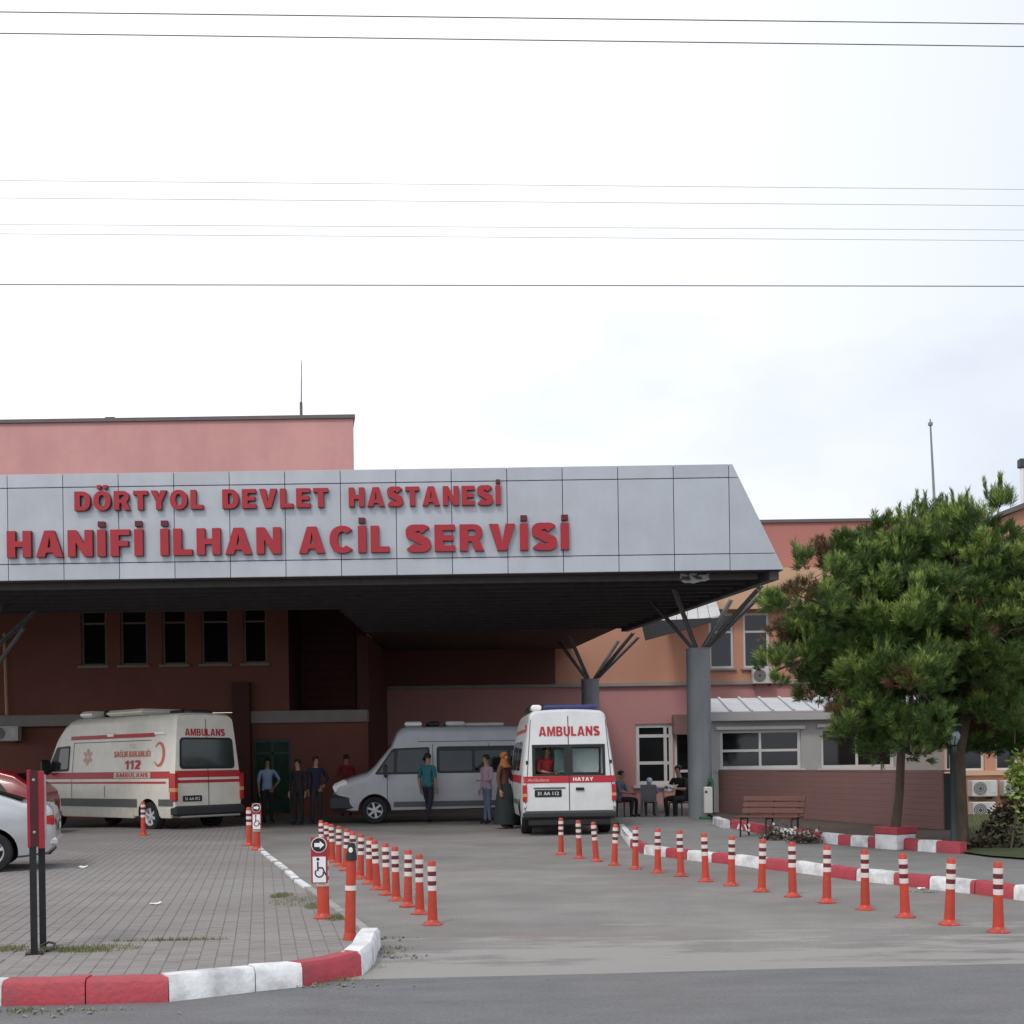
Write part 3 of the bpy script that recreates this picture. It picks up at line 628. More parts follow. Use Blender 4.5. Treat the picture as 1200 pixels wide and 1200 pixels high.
for (xa, xb, za, zb) in ((gd[0], gd[0]+.08, gd[2], gd[3]), (gd[1]-.08, gd[1], gd[2], gd[3]), (gd[0]+.08, gd[1]-.08, gd[3]-.1, gd[3]), ((gd[0]+gd[1])/2-.04, (gd[0]+gd[1])/2+.04, gd[2], gd[3]-.1), (gd[0]+.08, gd[1]-.08, 1.9, 1.97)): g.span((xa+.002, D2+.06, za+.002), (xb-.002, D2+.12, zb-.002))
go = g.build('door', mat('green_door_frame', (.03,.075,.05), .5), HB, world=True)
q = MB().span((gd[0]+.04, D2+.095, gd[2]), (gd[1]-.04, D2+.11, gd[3]-.04)).build('pane', mat('green_door_glass', (.020,.065,.042), .12, .3, 2), HB, world=True); q.parent = go
# tall pink block behind the canopy
xt, zt_ = XD(420, D3), ZD(420, 487, D3)
xk = xt*(D3+12)/D3-.6; MB().prism([(-30, D3+.01), (xt, D3+.01), (xk, D3+12), (-30, D3+12)], 'Z', 5, zt_-.1).build('tower_wall', M['towerpink'], HB, world=True)
MB().prism([(-30, D3-.08), (xt+.08, D3-.08), (xk+.08, D3+12), (-30, D3+12)], 'Z', zt_-.1, zt_+.03).build('coping', M['coping'], HB, world=True)
MB().span((XD(128, D3), D3+.1, zt_+.03), (XD(139, D3), D3+.5, zt_+.12)).build('roof_vent', M['coping'], HB, world=True)
MB().tube(W3(5, 742, D2-.2), W3(8, 838, D2-.2), .05, n=8).build('downpipe', M['wallpeach'], HB, world=True)

# right orange wing
DW = 29.0
RW = thing('side_wing', 'orange side wing with shaded windows and outdoor units behind the pine tree', 'building', (XD(1150, DW), DW, 0))
xw = XD(1106, DW)
ww = [(XD(x0, DW), XD(x1, DW), ZD(1150, 903, DW), ZD(1150, 862, DW)) for x0, x1 in ((1106,1118),(1126,1154),(1167,1193),(1204,1232))]
ww[0] = (xw+.04, XD(1117, DW), ww[0][2], ww[0][3])
mb = MB(); wall_front(mb, xw, 20, 0, 3.7, DW, ww); xwk = xw*(DW+9)/DW+.5; mb.add([(xw, DW, 0), (xwk, DW+9, 0), (xwk, DW+9, 3.7), (xw, DW, 3.7)], [(0,1,2,3)]); mb.build('wall', M['wallorange'], RW, world=True)
for o in ww: window(RW, *o, DW, fw=.055)
MB().span((xw, DW-.08, ZD(1150, 908.5, DW)), (20, DW+.02, ZD(1150, 903.5, DW))).build('window_ledge', M['wallpeach'], RW, world=True)
MB().span((xw, DW-.10, Z_P+.01), (20, DW+.02, ZD(1160, 962, DW))).build('plinth', M['wallpeach'], RW, world=True)
xg = XD(1178, DW+4)
mb = MB(); zA, zB = ZD(1178, 607, DW+4), ZD(1205, 595, DW+4)
mb.prism([(xg, 3.7), (20, 3.7), (20, zB+2.2), (XD(1205, DW+4), zB), (xg, zA)], 'Y', DW+4, DW+10); mb.build('gable_wall', M['wallorange'], RW, world=True)
mb = MB(); mb.prism([(xg-.1, zA), (XD(1205, DW+4), zB+.0), (20, zB+2.2), (20, zB+2.35), (XD(1205, DW+4), zB+.13), (xg-.1, zA+.13)], 'Y', DW+3.8, DW+10.2); mb.build('roof_edge', M['coping'], RW, world=True)
MB().prism([(xw, DW+.1), (xw*(DW+4)/DW+.2, DW+4), (20, DW+4), (20, DW+.1)], 'Z', 3.71, 3.8).build('roof', M['coping'], RW, world=True)

# grey annex with sheet roof
DA = 33.6
AX = thing('annex_building', 'low grey annex with white sheet roof and wide windows behind the brown wall', 'building', (XD(940, DA), DA, 0))
xa0, xa1 = XD(829, DA), XD(1160, DA)
aw = [(XD(844, DA), XD(939, DA), ZD(890, 901, DA), ZD(890, 855, DA)), (XD(962, DA), XD(1048, DA), ZD(1000, 900, DA), ZD(1000, 852, DA))]
zae = ZD(880, 836, DA)
mb = MB(); wall_front(mb, xa0, xa1, 0, zae, DA, aw); xak = xa0*(DA+6)/DA+.3; mb.add([(xa0, DA, 0), (xak, DA+6, 0), (xak, DA+6, zae), (xa0, DA, zae)], [(0,1,2,3)]); mb.build('wall', M['grey'], AX, world=True)
window(AX, *aw[0], DA, mull=(.5,), trans=(.47,), fw=.085); window(AX, *aw[1], DA, mull=(.5,), fw=.085)
for o in aw: MB().span((o[0]-.1, DA-.10, o[3]+.005), (o[1]+.1, DA+.02, o[3]+.09)).build('window_hood', M['winframe'], AX, world=True)
for o in aw: MB().span((o[0]-.1, DA-.06, o[2]-.07), (o[1]+.1, DA+.02, o[2]-.005)).build('window_ledge', M['winframe'], AX, world=True)
zr = ZD(880, 818, DA+1.6); xr0 = XD(829, DA); nsh = 14; wsh = (xa1+.3-xr0)/nsh
slope = math.atan2(zr-zae-.05, 1.9); Ls = 1.95/math.cos(slope)
shm = MB()
shm.box((0, Ls/2, 0), (wsh-.01, Ls, .03)); shm.box((-wsh/2+.04, Ls/2, .035), (.06, Ls, .05)); shm = shm.mesh('roof_sheet', M['sheet'])
for i in range(nsh):
    o = link('roof_sheet', shm, AX, Vector((xr0+wsh*(i+.5), DA-.28, zae+.03))-AX.location, (slope, 0, 0))
MB().span((xr0, DA-.30, zae-.20), (xa1+.3, DA-.26, zae-.0)).build('fascia_board', M['grey'], AX, world=True)
MB().span((XD(788, D1), D1-.5, ZD(800, 861, D1)), (XD(816, D1), D1-.02, ZD(800, 838, D1))).build('box_awning', mat('awning_brown', (.22,.13,.11), .7), HB, world=True)

# brown clad wall, running towards the camera at the right
BWL = thing('boundary_wall', 'long low brown clad wall between the grey annex and the painted kerb', 'wall', (bw0.x, bw0.y, Z_P))
ang = math.atan2(bw1.y-bw0.y, bw1.x-bw0.x); BWL.rotation_euler = (0, 0, ang); wl_ = (bw1-bw0).length
BH = 1.25-Z_P
MB().span((0, .02, 0), (wl_, .2, BH-.03)).build('wall_core', M['seam'], BWL)
nb, nc = 6, 10; bmsh = MB().box((0,0,0), (wl_/nb-.0015, .03, BH/nc-.002), None, .001).mesh('cladding_board', M['clad'])
for j in range(nc):
    for i in range(nb):
        link('cladding_board', bmsh, BWL, ((i+.5)*wl_/nb, .004+random.uniform(-.0006,.0006), (j+.5)*BH/nc))
MB().span((-.02, -.02, BH+.002), (wl_+.02, .22, BH+.03)).build('coping', M['clad'], BWL)

# white sheet awning between canopy and rear wing
AWD = 42.0
aw_ = thing('link_roof', 'white sheet link roof with dark edge seen beneath the canopy corner', 'roof', W3(800, 720, AWD))
pA, pB, pC, pD_ = W3(765, 734, AWD-3), W3(845, 721, AWD-3), W3(838, 700, AWD+1.6), W3(775, 712, AWD+1.6)
for i in range(6):
    t0, t1 = i/6+.004, (i+1)/6-.004
    q = [pA.lerp(pB, t0), pA.lerp(pB, t1), pD_.lerp(pC, t1), pD_.lerp(pC, t0)]
    MB().add([*q, *[p-Vector((0,0,.05)) for p in q]], [(0,1,2,3),(7,6,5,4),(0,1,5,4),(1,2,6,5),(2,3,7,6),(3,0,4,7)]).build('roof_sheet', M['sheet'], aw_, world=True)
_w = [W3(x, y, AWD-3.1) for x, y in ((752,728),(834,724),(834,729),(757,750))]; MB().prism([(p.x, p.z) for p in _w], 'Y', AWD-3.1, AWD-2.9).build('edge_beam', mat('edge_dark', (.03,.03,.035), .6), aw_, world=True)

# ------------------------------------------------------------------ entrance canopy
DC = 26.7
CN = thing('entrance_canopy', 'wide grey panelled emergency entrance canopy with red lettering on grey columns', 'canopy', (W3(500, 960, DC).x, DC, 0))
zbt, ztp = ZD(600, 672.5, DC), ZD(600, 547.5, DC)
xjoint = [XD(9.4+65.0*i, DC)+(ZD(0,0,DC)*0) for i in range(-6, 14)]
ux = lambda x, y: W3(x, y, DC).x
xjoint = [ux(9.4+65.0*i, 600) for i in range(-6, 14)]
xR_top, xR_bot = ux(858, 543.5), ux(919, 667)
rows = [(zbt, zbt+.36), (zbt+.36, ztp-.30), (ztp-.30, ztp)]
def xedge(z): return xR_bot+(xR_top-xR_bot)*(z-zbt)/(ztp-zbt)
gp = .008
for (za, zb) in rows:
    for i in range(len(xjoint)-1):
        xa, xb = xjoint[i]+gp, xjoint[i+1]-gp
        MB().box(((xa+xb)/2, DC, (za+zb)/2), (xb-xa, .05, zb-za-2*gp), None, .006).build('panel', M['panel'], CN, world=True)
    xa = xjoint[-1]+gp; a_, b_ = za+gp, zb-gp
    pl = [(xa, a_), (xedge(a_)-gp, a_), (xedge(b_)-gp, b_), (xa, b_)] if xedge(b_)-gp > xa+.02 else [(xa, a_), (xedge(a_)-gp, a_), (xa+.03, b_)]
    MB().prism(pl, 'Y', DC-.025, DC+.025).build('panel', M['panel'], CN, world=True)
DB = 37.0                                                   # rear edge of the canopy
xRb_bot = XD(742, DB); xRb_top = xRb_bot-1.25
xLf = xjoint[0]-8
# box behind the panels: dark backing, tapering side, soffit, roof
zs = zbt
mb = MB()
P = [(xLf, DC+.04, zs), (xR_bot-.03, DC+.04, zs), (xR_top-.03, DC+.04, ztp-.01), (xLf, DC+.04, ztp-.01)]
mb.add(P, [(0,1,2,3)]); mb.build('backing', M['frame'], CN, world=True)
def side_pt(t, s): # t depth 0..1, s height 0..1
    b = Vector((xR_bot, DC+.03, zs)).lerp(Vector((xRb_bot, DB, zs)), t); a = Vector((xR_top, DC+.03, ztp)).lerp(Vector((xRb_top, DB, ztp)), t)
    return b.lerp(a, s)
for i in range(7):
    t0, t1 = i/7+.001, (i+1)/7-.001
    q = [side_pt(t0, 0), side_pt(t1, 0), side_pt(t1, 1), side_pt(t0, 1)]; o_ = Vector((-.04, 0, -.02))
    MB().add([*q, *[p+o_ for p in q]], [(0,1,2,3),(7,6,5,4),(0,1,5,4),(1,2,6,5),(2,3,7,6),(3,0,4,7)]).build('side_panel', M['panelside'], CN, world=True)
MB().prism([(xLf, DC+.05), (xR_top-.05, DC+.05), (xRb_top-.05, DB), (xLf, DB)], 'Z', ztp-.12, ztp-.03).build('roof', M['coping'], CN, world=True)
DS, XS = 31.4, -4.35
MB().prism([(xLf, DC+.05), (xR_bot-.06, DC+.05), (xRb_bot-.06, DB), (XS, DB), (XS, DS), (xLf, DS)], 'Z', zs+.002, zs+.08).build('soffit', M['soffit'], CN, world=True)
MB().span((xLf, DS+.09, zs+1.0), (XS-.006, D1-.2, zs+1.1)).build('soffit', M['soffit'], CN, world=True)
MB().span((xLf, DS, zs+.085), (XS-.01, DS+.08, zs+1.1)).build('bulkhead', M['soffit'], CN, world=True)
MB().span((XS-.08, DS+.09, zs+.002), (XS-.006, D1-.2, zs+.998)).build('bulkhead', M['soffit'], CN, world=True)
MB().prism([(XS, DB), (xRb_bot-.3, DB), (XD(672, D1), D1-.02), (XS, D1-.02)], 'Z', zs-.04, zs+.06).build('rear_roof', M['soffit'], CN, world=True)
for i in range(15):
    y = DC+.35+i*.68; t = (y-DC)/(DB-DC); xe = xR_bot+(xRb_bot-xR_bot)*t-.42
    MB().span((xLf if y < DS-.1 else XS, y, zs-.14), (xe, y+.07, zs-.002)).build('purlin', M['purlin'], CN, world=True)
MB().prism([(xR_bot-.10, DC+.08), (xRb_bot-.10, DB-.02), (xRb_bot-.30, DB-.02), (xR_bot-.30, DC+.08)], 'Z', zs-.20, zs+.001).build('side_beam', M['purlin'], CN, world=True)
# lettering
def sign_line(words, cap, zbase):
    for (w, xa, xb) in words:
        vs = [block_mesh(ch, .285, .215) for ch in w]; g = .16
        # stretch every glyph to the heavy, wide look of the sign, then fit the word
        tot = sum(q[2] for q in vs)+g*(len(w)-1); k = (xb-xa)/tot; x = xa
        for ch, (v, f, wd_) in zip(w, vs):
            mb = MB(); n = len(v); zz = zbase
            fv = [(x+p[0]*k, DC-.135, zz+p[1]*cap) for p in v]; bv = [(x+p[0]*k, DC-.035, zz+p[1]*cap) for p in v]
            fd = [q for q in f if all(v[i][1] > 1.1 for i in q)]; fl = [q for q in f if q not in fd]; mb.mi = 0; mb.add(fv, fl)
            if fd: mb.mi = 1 if ch == 'İ' else 0; mb.add(fv, fd)
            from collections import Counter
            cnt = Counter(); dirs = {}
            for q in f:
                for i in range(len(q)):
                    e = (q[i], q[(i+1)%len(q)]); key = tuple(sorted(e)); cnt[key] += 1; dirs[key] = e
            mb.mi = 1
            for key, c in cnt.items():
                if c == 1:
                    i, j = dirs[key]; mb.add([fv[j], fv[i], bv[i], bv[j]], [(0,1,2,3)])
            mb.build('letter', [M['lface'], M['lside']], CN, world=True, fix=False)
            x += (wd_+g)*k
def wx(x): return ux(x, 620)
zb1_, zb2_ = ZD(340, 596.2, DC), ZD(340, 649.8, DC)
sign_line([('DÖRTYOL', wx(90), wx(240)), ('DEVLET', wx(262.5), wx(386)), ('HASTANESİ', wx(410), wx(587.5))], 22.3*DC/F_PX, zb1_)
sign_line([('HANİFİ', wx(10.5), wx(169)), ('İLHAN', wx(189.5), wx(330)), ('ACİL', wx(351), wx(456.5)), ('SERVİSİ', wx(477), wx(666.5))], 31*DC/F_PX, zb2_)
# columns and struts
def column(px, py_top, base, name='column'):
    top = W3(px, py_top, base.y).z
    c = MB().lathe([(.285, 0), (.285, top-.03), (.30, top-.025), (.30, top)], 28, (base.x, base.y, 0)).build('column', M['column'], CN, smooth=40, world=True)
    for (dx, dy) in ((1.25,-1.3),(1.0,1.2),(-.75,-1.2),(-.95,1.3),(1.55,.1)):
        s_ = MB().tube((base.x+dx*.10, base.y+dy*.10, top-.02), (base.x+dx, base.y+dy, zs-.10), .038, .038, 8).build('strut', M['strut'], CN, smooth=40, world=True)
        q = MB().tube((base.x+dx*.14+.07, base.y+dy*.14+.05, top+.03), (base.x+dx+.07, base.y+dy+.05, zs-.10), .022, .022, 6).build('brace', M['strut'], CN, smooth=40, world=True); q.parent = s_
    return top
b1 = G(821, 965); column(821, 760, b1)
D_2 = 39.6; column(693, 796, Vector((XD(693, D_2), D_2, 0)))
column(-25, 775, Vector((XD(-32, b1.y+1), b1.y+1, 0)))
# strut of the left column reaching into the picture
MB().tube(W3(-18, 800, b1.y+.5), W3(28, 736, b1.y-.6), .05, n=8).build('strut', M['strut'], CN, world=True)
# torn membrane
mb = MB(); P = []
for j in range(5):
    for i in range(8):
        p = W3(797+34*i/7+random.uniform(-1,1), 671+14*(j/4)*(1-.35*abs(i-2.5)/4)+random.uniform(-1,1), DC+.35); P.append(p+Vector((0, random.uniform(-.07,.07), 0)))
mb.add(P, [(j*8+i, j*8+i+1, j*8+i+9, j*8+i+8) for j in range(4) for i in range(7)])
tm = mb.build('torn_sheet', M['cloth'], smooth=60); sol = tm.modifiers.new('thickness', 'SOLIDIFY'); sol.thickness = .01
tag(tm, 'torn grey sheet dangling under the right end of the canopy', 'sheet')

# ------------------------------------------------------------------ vehicles
class Body:
    def __init__(s, L, w0, top, bot, plan, belt, ztop, tumb, r, lean, crown, rs=None):
        s.L, s.w0, s.top, s.bot, s.plan = L, w0, np.array(top), np.array(bot), np.array(plan)
        s.belt, s.ztop, s.tumb, s.r, s.lean, s.crown = belt, ztop, tumb, r, lean, crown; s.ox = -L/2
    def zt(s, x): return float(np.interp(x, s.top[:,0], s.top[:,1]))
    def zb(s, x): return float(np.interp(x, s.bot[:,0], s.bot[:,1]))
    def W(s, x, z):
        w = s.w0*float(np.interp(x, s.plan[:,0], s.plan[:,1])); t = max(0, min(1.3, (z-s.belt)/(s.ztop-s.belt)))
        return w-s.tumb*t**1.2-.05*max(0, min(1, (.55-z)/.3))
    def sh(s, x, z): return s.lean*max(0, min(1.2, (z-s.belt)/(s.ztop-s.belt)))*max(0, 1-x/.8)
    def P(s, x, side, z, off=0.0): return Vector((x+s.sh(x, z)+s.ox, side*(s.W(x, z)+off), z))
    def Rr(s, y, z, off=0.0): return Vector((s.sh(0, z)-off+s.ox, y, z))
    def T(s, x, y, off=0.0): return Vector((x+s.ox, y, s.zt(x)+s.crown*(1-(y/.9)**2)+off))
    def build(s, m, parent, wheels, wr, hole=None):
        xs = sorted({0, .03, .08, .16, *[float(p[0]) for p in s.top], *np.linspace(.25, s.L, 44).tolist(), s.L-.03, s.L-.08})
        V = []; nr = None
        for x in xs:
            zt, zb = s.zt(x), s.zb(x); r = min(s.r, (zt-zb)*.3); ring = [(s.W(x, zb+.02)*.86, zb)]
            for z in np.linspace(zb+.04, zt-r, 12): ring.append((s.W(x, z), z))
            wz = s.W(x, zt-r)
            for a in np.linspace(0, PI/2, 6)[1:]: ring.append((wz-r+r*math.cos(a), zt-r+r*math.sin(a)))
            ring += [((wz-r)*.55, zt+s.crown*.7), (0, zt+s.crown)]
            k = len(ring); full = [(y, z) for y, z in ring]+[(-y, z) for y, z in ring[-2::-1]]
            nr = len(full); V += [(x+s.sh(x, z)+s.ox, y, z) for y, z in full]
        Fq = []
        for i in range(len(xs)-1):
            for j in range(nr): Fq.append((i*nr+j, i*nr+(j+1)%nr, (i+1)*nr+(j+1)%nr, (i+1)*nr+j))
        for b, rev in ((0, True), ((len(xs)-1)*nr, False)):
            half = nr//2+1
            for j in range(half-1):
                a0, a1, c1, c0 = b+j, b+j+1, b+nr-1-(j+1), b+nr-1-j
                q = (a0, a1, c1, c0) if a1 != c1 else (a0, a1, c0)
                q = tuple(dict.fromkeys(q))
                if len(q) > 2: Fq.append(q if not rev else q[::-1])
        me = MB().add(V, Fq).mesh('body', [m, M['seam']])
        ob = link('body', me, None)
        cut = MB()
        for xw in wheels: cut.tube((xw+s.ox, -1.6, wr), (xw+s.ox, 1.6, wr), wr+.075, None, 28)
        cme = cut.mesh('wheel_cut', [M['seam']]); cutters = [link('wheel_cut', cme)]
        if hole:
            cutters.append(link('cut', MB().span((hole[0]+s.ox, hole[2], hole[4]), (hole[1]+s.ox, hole[3], hole[5])).mesh('cut', [mat('load_space_lining', (.55,.57,.56), .6, .05, 3)])))
        for c in cutters:
            b = ob.modifiers.new('b', 'BOOLEAN'); b.operation = 'DIFFERENCE'; b.solver = 'EXACT'; b.object = c
            try: b.material_mode = 'TRANSFER'
            except Exception: pass
        dg = bpy.context.evaluated_depsgraph_get(); nm = bpy.data.meshes.new_from_object(ob.evaluated_get(dg))
        ob.modifiers.clear(); ob.data = nm
        for c in cutters: bpy.data.objects.remove(c)
        nm.polygons.foreach_set('use_smooth', [True]*len(nm.polygons)); nm.set_sharp_from_angle(angle=R(32)); ob.parent = parent; s.obj = ob
        return ob
def rquad(fn, c, r=.0, nu=12, nv=8):
    """rounded quad; c = four corners (a,b) anticlockwise; returns verts, faces through fn(a,b)"""
    c = [Vector((p[0], p[1])) for p in c]; H = ((c[3]-c[0]).length+(c[2]-c[1]).length)/2; Wd = ((c[1]-c[0]).length+(c[2]-c[3]).length)/2
    vs = []
    if r > 0:
        k = min(.49, r/H); arc = [k*(1-math.cos(a)) for a in np.linspace(0, PI/2, 5)]
        vs = arc+list(np.linspace(k, 1-k, nv))[1:-1]+[1-t for t in arc[::-1]]
    else: vs = list(np.linspace(0, 1, nv))
    P = []; n = nu+1
    for v in vs:
        ins = 0
        if r > 0:
            k = min(.49, r/H); t = min(v, 1-v)
            if t < k: ins = (r/Wd)*(1-math.sqrt(max(0, 1-((k-t)/k)**2)))
        for u in np.linspace(ins, 1-ins, n):
            q = (c[0].lerp(c[1], u)).lerp(c[3].lerp(c[2], u), v); P.append(fn(q.x, q.y))
    return P, [(j*n+i, j*n+i+1, (j+1)*n+i+1, (j+1)*n+i) for j in range(len(vs)-1) for i in range(nu)]
def rect(a0, a1, b0, b1): return [(a0, b0), (a1, b0), (a1, b1), (a0, b1)]
def patch(name, fn, c, m, parent, r=0.0, nu=12, nv=8): return MB().add(*rquad(fn, c, r, nu, nv)).build(name, m, parent, smooth=50)
def wheel(parent, x, y, r, spokes=5, ox=0.0):
    t = MB().lathe([(r*.60,-.10),(r*.66,-.115),(r*.93,-.11),(r,-.075),(r,.075),(r*.93,.11),(r*.66,.115),(r*.60,.10)], 30, (0,0,0), 'Y', False).build('wheel', M['rubber'], parent, smooth=40, loc=(x+ox, y, r))
    sg = 1 if y > 0 else -1
    mb = MB(); mb.lathe([(r*.64,.085*sg),(r*.62,.105*sg),(r*.52,.06*sg),(r*.52,-.05*sg)], 26, (0,0,0), 'Y', False)
    mb.lathe([(.001,.09*sg),(r*.16,.09*sg),(r*.18,.06*sg),(r*.18,.0)], 14, (0,0,0), 'Y')
    for i in range(spokes):
        a = 2*PI*i/spokes+.3; d = Vector((math.cos(a), 0, math.sin(a)))
        mb.box(d*r*.36+Vector((0,.06*sg,0)), (r*.46, .035, r*.17), Matrix.Rotation(-a, 3, 'Y'), .006)
    q = mb.build('rim', M['rim'], t, smooth=40)
    MB().lathe([(.001,.005*sg),(r*.53,.005*sg),(r*.53,-.03*sg),(.001,-.03*sg)], 20, (0,0,0), 'Y').build('brake_disc', M['seam'], t)
    return t
def lamp_box(parent, name, pos, dims, m, rz=0): return MB().box(pos, dims, (0,0,rz), min(dims)*.25).build(name, m, parent, smooth=40)

VAN_TOP = lambda L, H, ft=.9: [(0,H-.06),(.10,H-.01),(.3,H),(L-2.15,H),(L-1.9,H-.03),(L-1.65,H-.14),(L-1.35,H-.42),(L-.80,1.40),(L-.72,1.31),(L-.35,1.17),(L-.10,1.02),(L-.03,.92),(L,.78)]
TRANSIT_TOP = lambda L, H: [(0,H-.06),(.10,H-.01),(.3,H),(L-1.95,H),(L-1.80,H-.03),(L-1.68,H-.12),(L-1.60,H-.30),(L-1.52,2.02),(L-1.00,1.40),(L-.88,1.31),(L-.45,1.19),(L-.16,1.06),(L-.06,.96),(L,.80)]
def van(name, label, loc, heading, L, H, paint, w0=.985, tumb=.19, lean=.10, wheels=(.98, 4.65), wr=.34, hole=None, r=.17, group=None, topf=VAN_TOP):
    root = thing(name, label, 'ambulance' if 'ambulance' in name else 'minibus', loc, heading, group)
    B = Body(L, w0, topf(L, H), [(0,.42),(.15,.34),(L-.9,.30),(L,.34)], [(0,.955),(.05,.98),(.16,1),(L-1.2,1),(L-.5,.955),(L-.12,.86),(L-.03,.79),(L,.74)], 1.1, H, tumb, r, lean, .03)
    B.build(paint, root, wheels, wr, hole)
    for xw in wheels:
        for sd_ in (1, -1): wheel(root, xw, sd_*(w0-.15), wr, 6, B.ox)
    return root, B
SIDE = lambda B, sd_, off=.006: (lambda a, b: B.P(a, sd_, b, off))
REAR = lambda B, off=.006: (lambda a, b: B.Rr(-a, b, off))         # a runs left to right as seen from behind

# --- ambulance seen from the rear (white), right of centre
VPOS = G(668, 979); hd = PI/2+R(3.2)
HC = 2.60; LC = 5.4
Cc = VPOS+Vector((math.cos(hd), math.sin(hd), 0))*(LC/2)
vc, B = van('ambulance', 'white ambulance parked with its rear doors facing out, second vehicle from the right end', (Cc.x, Cc.y, 0), hd, LC, HC, M['vanwhite'], .985, .20, .14, hole=(-.4, 1.0, -.70, .70, 1.27, 1.83))
vc['label'] = 'white ambulance seen squarely from behind, red AMBULANS above its rear window'
rf = REAR(B)
patch('stripe', REAR(B, .005), rect(-.94, .94, 1.09, 1.23), M['vred'], vc, 0)
mb = MB(); text_mesh(mb, 'AMBULANS', REAR(B, .009), -.61, .66, 2.06, .20, .03); mb.build('lettering', M['vred'], vc)
mb = MB(); text_mesh(mb, 'HATAY', REAR(B, .011), .08, .50, 1.125, .075, .02); mb.build('lettering', M['white'], vc)
mb = MB(); text_mesh(mb, 'Ambulans', REAR(B, .011), -.86, -.42, 1.125, .06, .02); mb.build('lettering', M['vpale'], vc)
# rear window: black surround and clear pane in front of the cut-out load space
fr = MB()
for c in (rect(-.76,.76,1.83,1.885), rect(-.76,.76,1.235,1.275), rect(-.76,-.70,1.27,1.83), rect(.70,.76,1.27,1.83), rect(-.10,.08,1.27,1.83)): fr.add(*rquad(REAR(B, .007), c, 0, 4, 4))
wn = fr.build('rear_window', M['black'], vc, smooth=40)
gm = bpy.data.materials.new('clear_glass'); gm.use_nodes = True; gp_ = gm.node_tree.nodes['Principled BSDF']
gp_.inputs['Transmission Weight'].default_value = 1; gp_.inputs['Roughness'].default_value = .02; gp_.inputs['IOR'].default_value = 1.02; gp_.inputs['Base Color'].default_value = (.72,.78,.76,1)
pn = MB().add(*rquad(REAR(B, .003), rect(-.72,.72,1.26,1.84), 0, 6, 4)).build('pane', gm, vc); pn.parent = wn
MB().span((B.ox+.30, -.66, 1.30), (B.ox+.34, -.10, 1.80)).build('curtain', mat('grey_curtain', (.42,.47,.48), .7, .1, 5), vc)
MB().span((B.ox+.45, .05, 1.30), (B.ox+.55, .26, 1.78)).build('curtain', mat('teal_curtain', (.20,.32,.32), .7, .1, 5), vc)
MB().add(*rquad(REAR(B, .008), rect(-.008,.008,.52,HC-.12), 0, 1, 14)).build('door_seam', M['seam'], vc)
for c in (rect(-.93,-.915,.52,2.4), rect(.915,.93,.52,2.4)):
    c2 = [(c[0][0], c[0][1]), (c[1][0], c[1][1]), (c[2][0]*.845, c[2][1]), (c[3][0]*.845, c[3][1])]
    MB().add(*rquad(REAR(B, .005), c2, 0, 1, 12)).build('door_seam', M['seam'], vc)
pl = MB().add(*rquad(REAR(B, .009), rect(-.72,-.16,.80,.95), .02, 4, 4)).build('number_plate', M['black'], vc)
mb = MB(); text_mesh(mb, '31 AA 112', REAR(B, .013), -.66, -.22, .84, .07, .02); mb.build('plate_text', M['white'], pl)
patch('plate_recess', REAR(B, .006), rect(-.74,-.08,.965,1.0), M['moulding'], vc)
lamp_box(vc, 'door_handle', B.Rr(-.22, .96, .02), (.03, .17, .06), M['black'])
for sgn in (-1, 1):
    tl = MB().add(*rquad(lambda a, b: B.P(.0, sgn, b, .0)+Vector((-.012+a, sgn*(.006), 0)), rect(0,.10,.70,1.06), .02, 3, 8)).build('tail_light', M['lampred'], vc, smooth=40)
    tb = lamp_box(vc, 'tail_light', B.P(.03, sgn, .88, -.03), (.12, .09, .36), M['lampred']); bpy.data.objects.remove(tl)
    q = lamp_box(vc, 'indicator', B.P(.028, sgn, .84, -.028), (.125, .094, .10), M['lampamber']); q.parent = tb
    lamp_box(vc, 'marker_light', B.P(.35, sgn, 2.28, .01), (.16, .05, .07), M['lampred'])
    lamp_box(vc, 'hinge', B.P(.0, sgn, 1.52, -.03)+Vector((-.01,0,0)), (.03,.05,.07), M['black'])
    lamp_box(vc, 'hinge', B.P(.0, sgn, .62, -.01)+Vector((-.01,0,0)), (.04,.06,.08), M['winframe'])
MB().box((B.ox+.05, 0, .43), (.20, 1.92, .17), None, .05).build('bumper', M['bumper'], vc, smooth=40)
MB().box((B.ox+.10, 0, .27), (.25, 1.7, .14), None, .03).build('under_tray', M['black'], vc)
MB().box((B.ox+.75, -.1, HC+.08), (.38, 1.15, .10), None, .04).build('light_bar', M['blue'], vc, smooth=40)
MB().box((B.ox+.75, .62, HC+.07), (.36, .22, .13), None, .04).build('light_bar_end', M['lampwhite'], vc, smooth=40)
MB().box((B.ox+1.6, .2, HC+.08), (1.2, 1.1, .14), None, .05).build('roof_unit', M['black'], vc, smooth=40)
